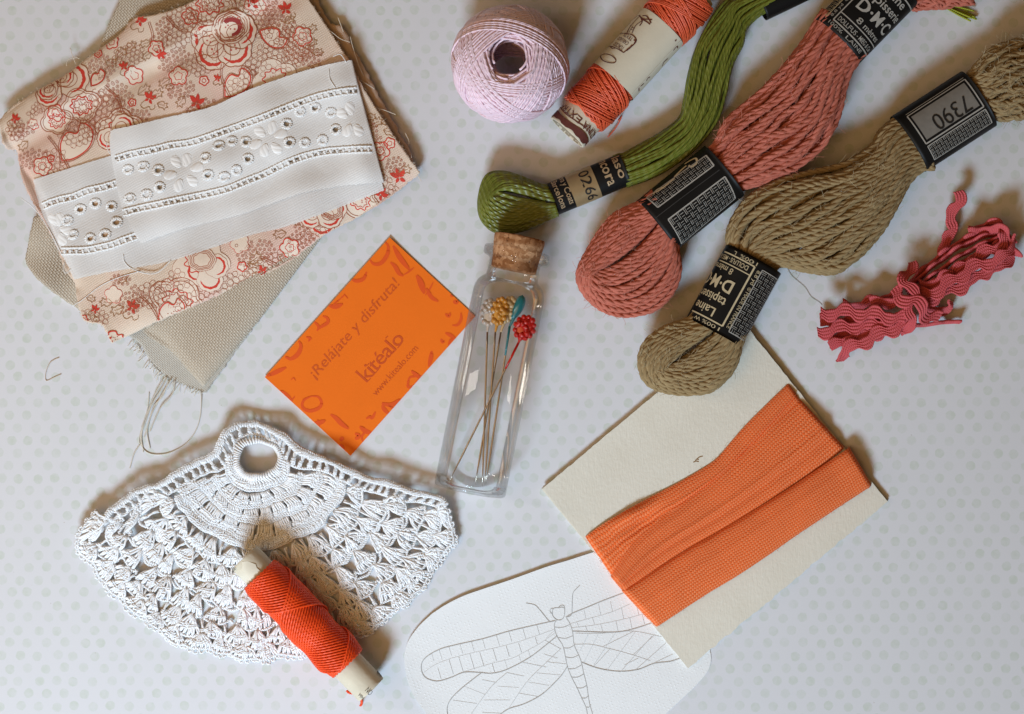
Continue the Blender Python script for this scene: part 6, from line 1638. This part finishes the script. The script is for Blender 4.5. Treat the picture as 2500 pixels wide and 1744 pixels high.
# header: over the ring and along both upper edges
outer_h = spl(I([(205, 585), (215, 545), (260, 495), (360, 440), (480, 385), (600, 320), (700, 268), (770, 225), (815, 160), (870, 110), (950, 78), (1020, 68), (1090, 82), (1150, 120), (1200, 180), (1270, 220), (1400, 275), (1550, 330), (1700, 385), (1850, 428), (1960, 450), (2010, 490)]), step=4)
inner_h = spl(I([(250, 600), (262, 580), (300, 545), (390, 500), (500, 445), (630, 385), (740, 330), (830, 285), (880, 215), (905, 175), (960, 140), (1012, 130), (1070, 145), (1120, 180), (1140, 235), (1230, 290), (1370, 345), (1520, 395), (1680, 450), (1820, 490), (1920, 505), (1960, 530)]), step=4)
mb = MB(); 
oh = resamp(outer_h, 400); ih = resamp(inner_h, 400)
for sh, ad in ((0.0, 2.0), (0.13, 3.5), (.26, 2.0)):
    rope(oh * (1 - sh) + ih * sh, mb, 12, 2.3, 2.4, ad)
nst = int(np.linalg.norm(np.diff(outer_h, axis=0), axis=1).sum() / 5.5)
for i in np.linspace(3, 396, nst).astype(int):          # dense upright stitches of the edge
    post(oh[i] + rng.normal(0, .4, 2), oh[min(i + 3, 399)] * .70 + ih[min(i + 3, 399)] * .30, mb, 1.5, n=5, w=1.4)
mb.build('edging_cord', M_cro, cro)
mb = MB()
for i in np.linspace(6, 393, 46).astype(int):
    for e in (-1, 1):
        j = np.clip(i + e * 1, 0, 399); post(oh[j] * .72 + ih[j] * .28, ih[np.clip(i - e, 0, 399)], mb, 0, n=6, w=1.8)
rope(ih, mb, 12, 2.2, 2.4, 0.5)
mb.build('ladder_row', M_cro, cro)
# dense rows
def phis(n, pad=0.0): return PHI0 + pad + (PHI1 - PHI0 - 2 * pad) * (np.arange(n) + .5) / n
def row_dense(name, r0, r1, cnt, gap_every=0, tilt=0.0):
    mb = MB()
    for k, ph in enumerate(phis(cnt)):
        if gap_every and k % gap_every == 0: continue
        j = rng.normal(0, .004)
        post(I(polar(np.array([ph + j]), r0))[0], I(polar(np.array([ph + tilt + j]), r1))[0], mb, rng.uniform(-1, 1), n=6, w=2.0)
    for off in (0.0, .012): rope(I(polar(np.linspace(PHI0, PHI1, 160), r1 - off)), mb, 12, 2.0, 2.2, 1.5)
    mb.build(name, M_cro, cro)
mb = MB()
for k in range(64):                                     # short stitches right round the ring
    b = 2 * PI * k / 64
    if not (-0.2 < b < PI + .2): continue
    d = np.array([math.cos(b) * 1.05, math.sin(b) * .95]); post(I([RC + d * 118])[0], I([RC + d * 172])[0], mb, 0, n=6, w=2.0)
rope(I(np.array([RC + np.array([math.cos(b) * 1.05, math.sin(b) * .95]) * 172 for b in np.linspace(.05, PI - .05, 80)])), mb, 12, 2.0, 2.2, 1.5)
mb.build('stitch_row', M_cro, cro)
row_dense('stitch_row', .045, .125, 50, 6, .03); row_dense('stitch_row', .13, .215, 66, 7, -.03); row_dense('stitch_row', .22, .315, 86, 9, .03)
row_dense('stitch_row', .318, .36, 100, 0, .01)
# open shell rows
def shell(b, tip0, tip1, n, par, top=True):
    mb = MB()
    for k in range(n):
        t = k / (n - 1); q = tip0 * (1 - t) + tip1 * t; out = (tip0 + tip1) / 2 - b
        q = q + out / np.linalg.norm(out) * 7 * math.sin(PI * t)
        post(b + (q - b) * .06 + rng.normal(0, .7, 2), q + rng.normal(0, .9, 2), mb, rng.uniform(-1, 3.5), bow=(t - .5) * 6 + rng.normal(0, 1), n=6, w=2.0)
    if top:
        pts = np.array([tip0 * (1 - t) + tip1 * t + ((tip0 + tip1) / 2 - b) / np.linalg.norm((tip0 + tip1) / 2 - b) * (7 * math.sin(PI * t) + 1) for t in np.linspace(-.08, 1.08, 12)])
        rope(pts, mb, 10, 2.0, 2.2, 2.0)
        for e in range(1):                                # stray loops pulled out of the cluster
            c = b + ((tip0 + tip1) / 2 - b) * rng.uniform(.25, 1.0) + rng.normal(0, 5, 2); a = np.linspace(0, rng.uniform(3, 5.5), 9) + rng.uniform(0, 6)
            mb.add(*tube(zed(c + np.column_stack([5 * np.cos(a), 4 * np.sin(a)]), rng.uniform(2, 5)), TR * .9, 5))
    mb.build('shell_stitch', M_cro, par)
edges = [.37, .47, .58, .69, .80, .90]; counts = [12, 15, 17, 19, 20]
prev = None
for r_i in range(5):
    r0, r1 = edges[r_i], edges[r_i + 1]; n_s = counts[r_i]; ph = phis(n_s, .02) 
    if r_i % 2: ph = ph + (PHI1 - PHI0) / n_s * .25
    hw = (PHI1 - PHI0) / n_s * (.40 if r_i in (2, 3) else .45)
    for p_ in ph:
        j = rng.normal(0, .018)
        b = I(polar(np.array([p_ + j]), r0))[0]; t0 = I(polar(np.array([p_ - hw + j]), r1))[0]; t1 = I(polar(np.array([p_ + hw + j]), r1))[0]
        shell(b, t0, t1, 6 if r_i != 3 else 5, cro)
    mbc = MB()                                            # chain arches that tie the shells of this row together
    for a_, b_ in zip(ph[:-1], ph[1:]):
        m = (a_ + b_) / 2
        if r_i in (0, 1, 4):
            rope(I(np.vstack([polar(np.array([a_ + hw]), r1), polar(np.array([m]), r1 + .012), polar(np.array([b_ - hw]), r1)])), mbc, 11, 2.1, 2.2)
            post(I(polar(np.array([m]), r0 + .01))[0], I(polar(np.array([m]), r1 + .01))[0], mbc, 0, n=6)
        else:
            rope(spl(I(np.vstack([polar(np.array([a_ + hw]), r1), polar(np.array([m]), r1 - .022), polar(np.array([b_ - hw]), r1)])), 12), mbc, 11, 2.1, 2.2)
            rope(spl(I(np.vstack([polar(np.array([a_]), r0 + .01), polar(np.array([m]), r0 + .028), polar(np.array([b_]), r0 + .01)])), 12), mbc, 11, 2.1, 2.2)
    mbc.build('chain_arches', M_cro, cro)
# scalloped picot border, wrapping round both ends
n_s = 21; ph = PHI0 - .02 + (PHI1 - PHI0 + .05) * (np.arange(n_s) + .5) / n_s; hw = (PHI1 - PHI0) / n_s * .50
for p_ in ph:
    b = I(polar(np.array([p_]), .885))[0]; t0 = I(polar(np.array([p_ - hw]), .965))[0]; t1 = I(polar(np.array([p_ + hw]), .965))[0]
    shell(b, t0, t1, 7, cro)
    mb = MB(); out = (t0 + t1) / 2 - b; out /= np.linalg.norm(out)
    for t in np.linspace(.05, .95, 5):
        c = t0 * (1 - t) + t1 * t + out * (9 * math.sin(PI * t) + 4)
        a = np.linspace(0, 2 * PI, 12); rope(c + np.column_stack([5.2 * np.cos(a), 5.2 * np.sin(a)]), mb, 11, 1.5, 1.9, rng.uniform(-1, 2))
    mb.build('picot_edge', M_cro, cro)
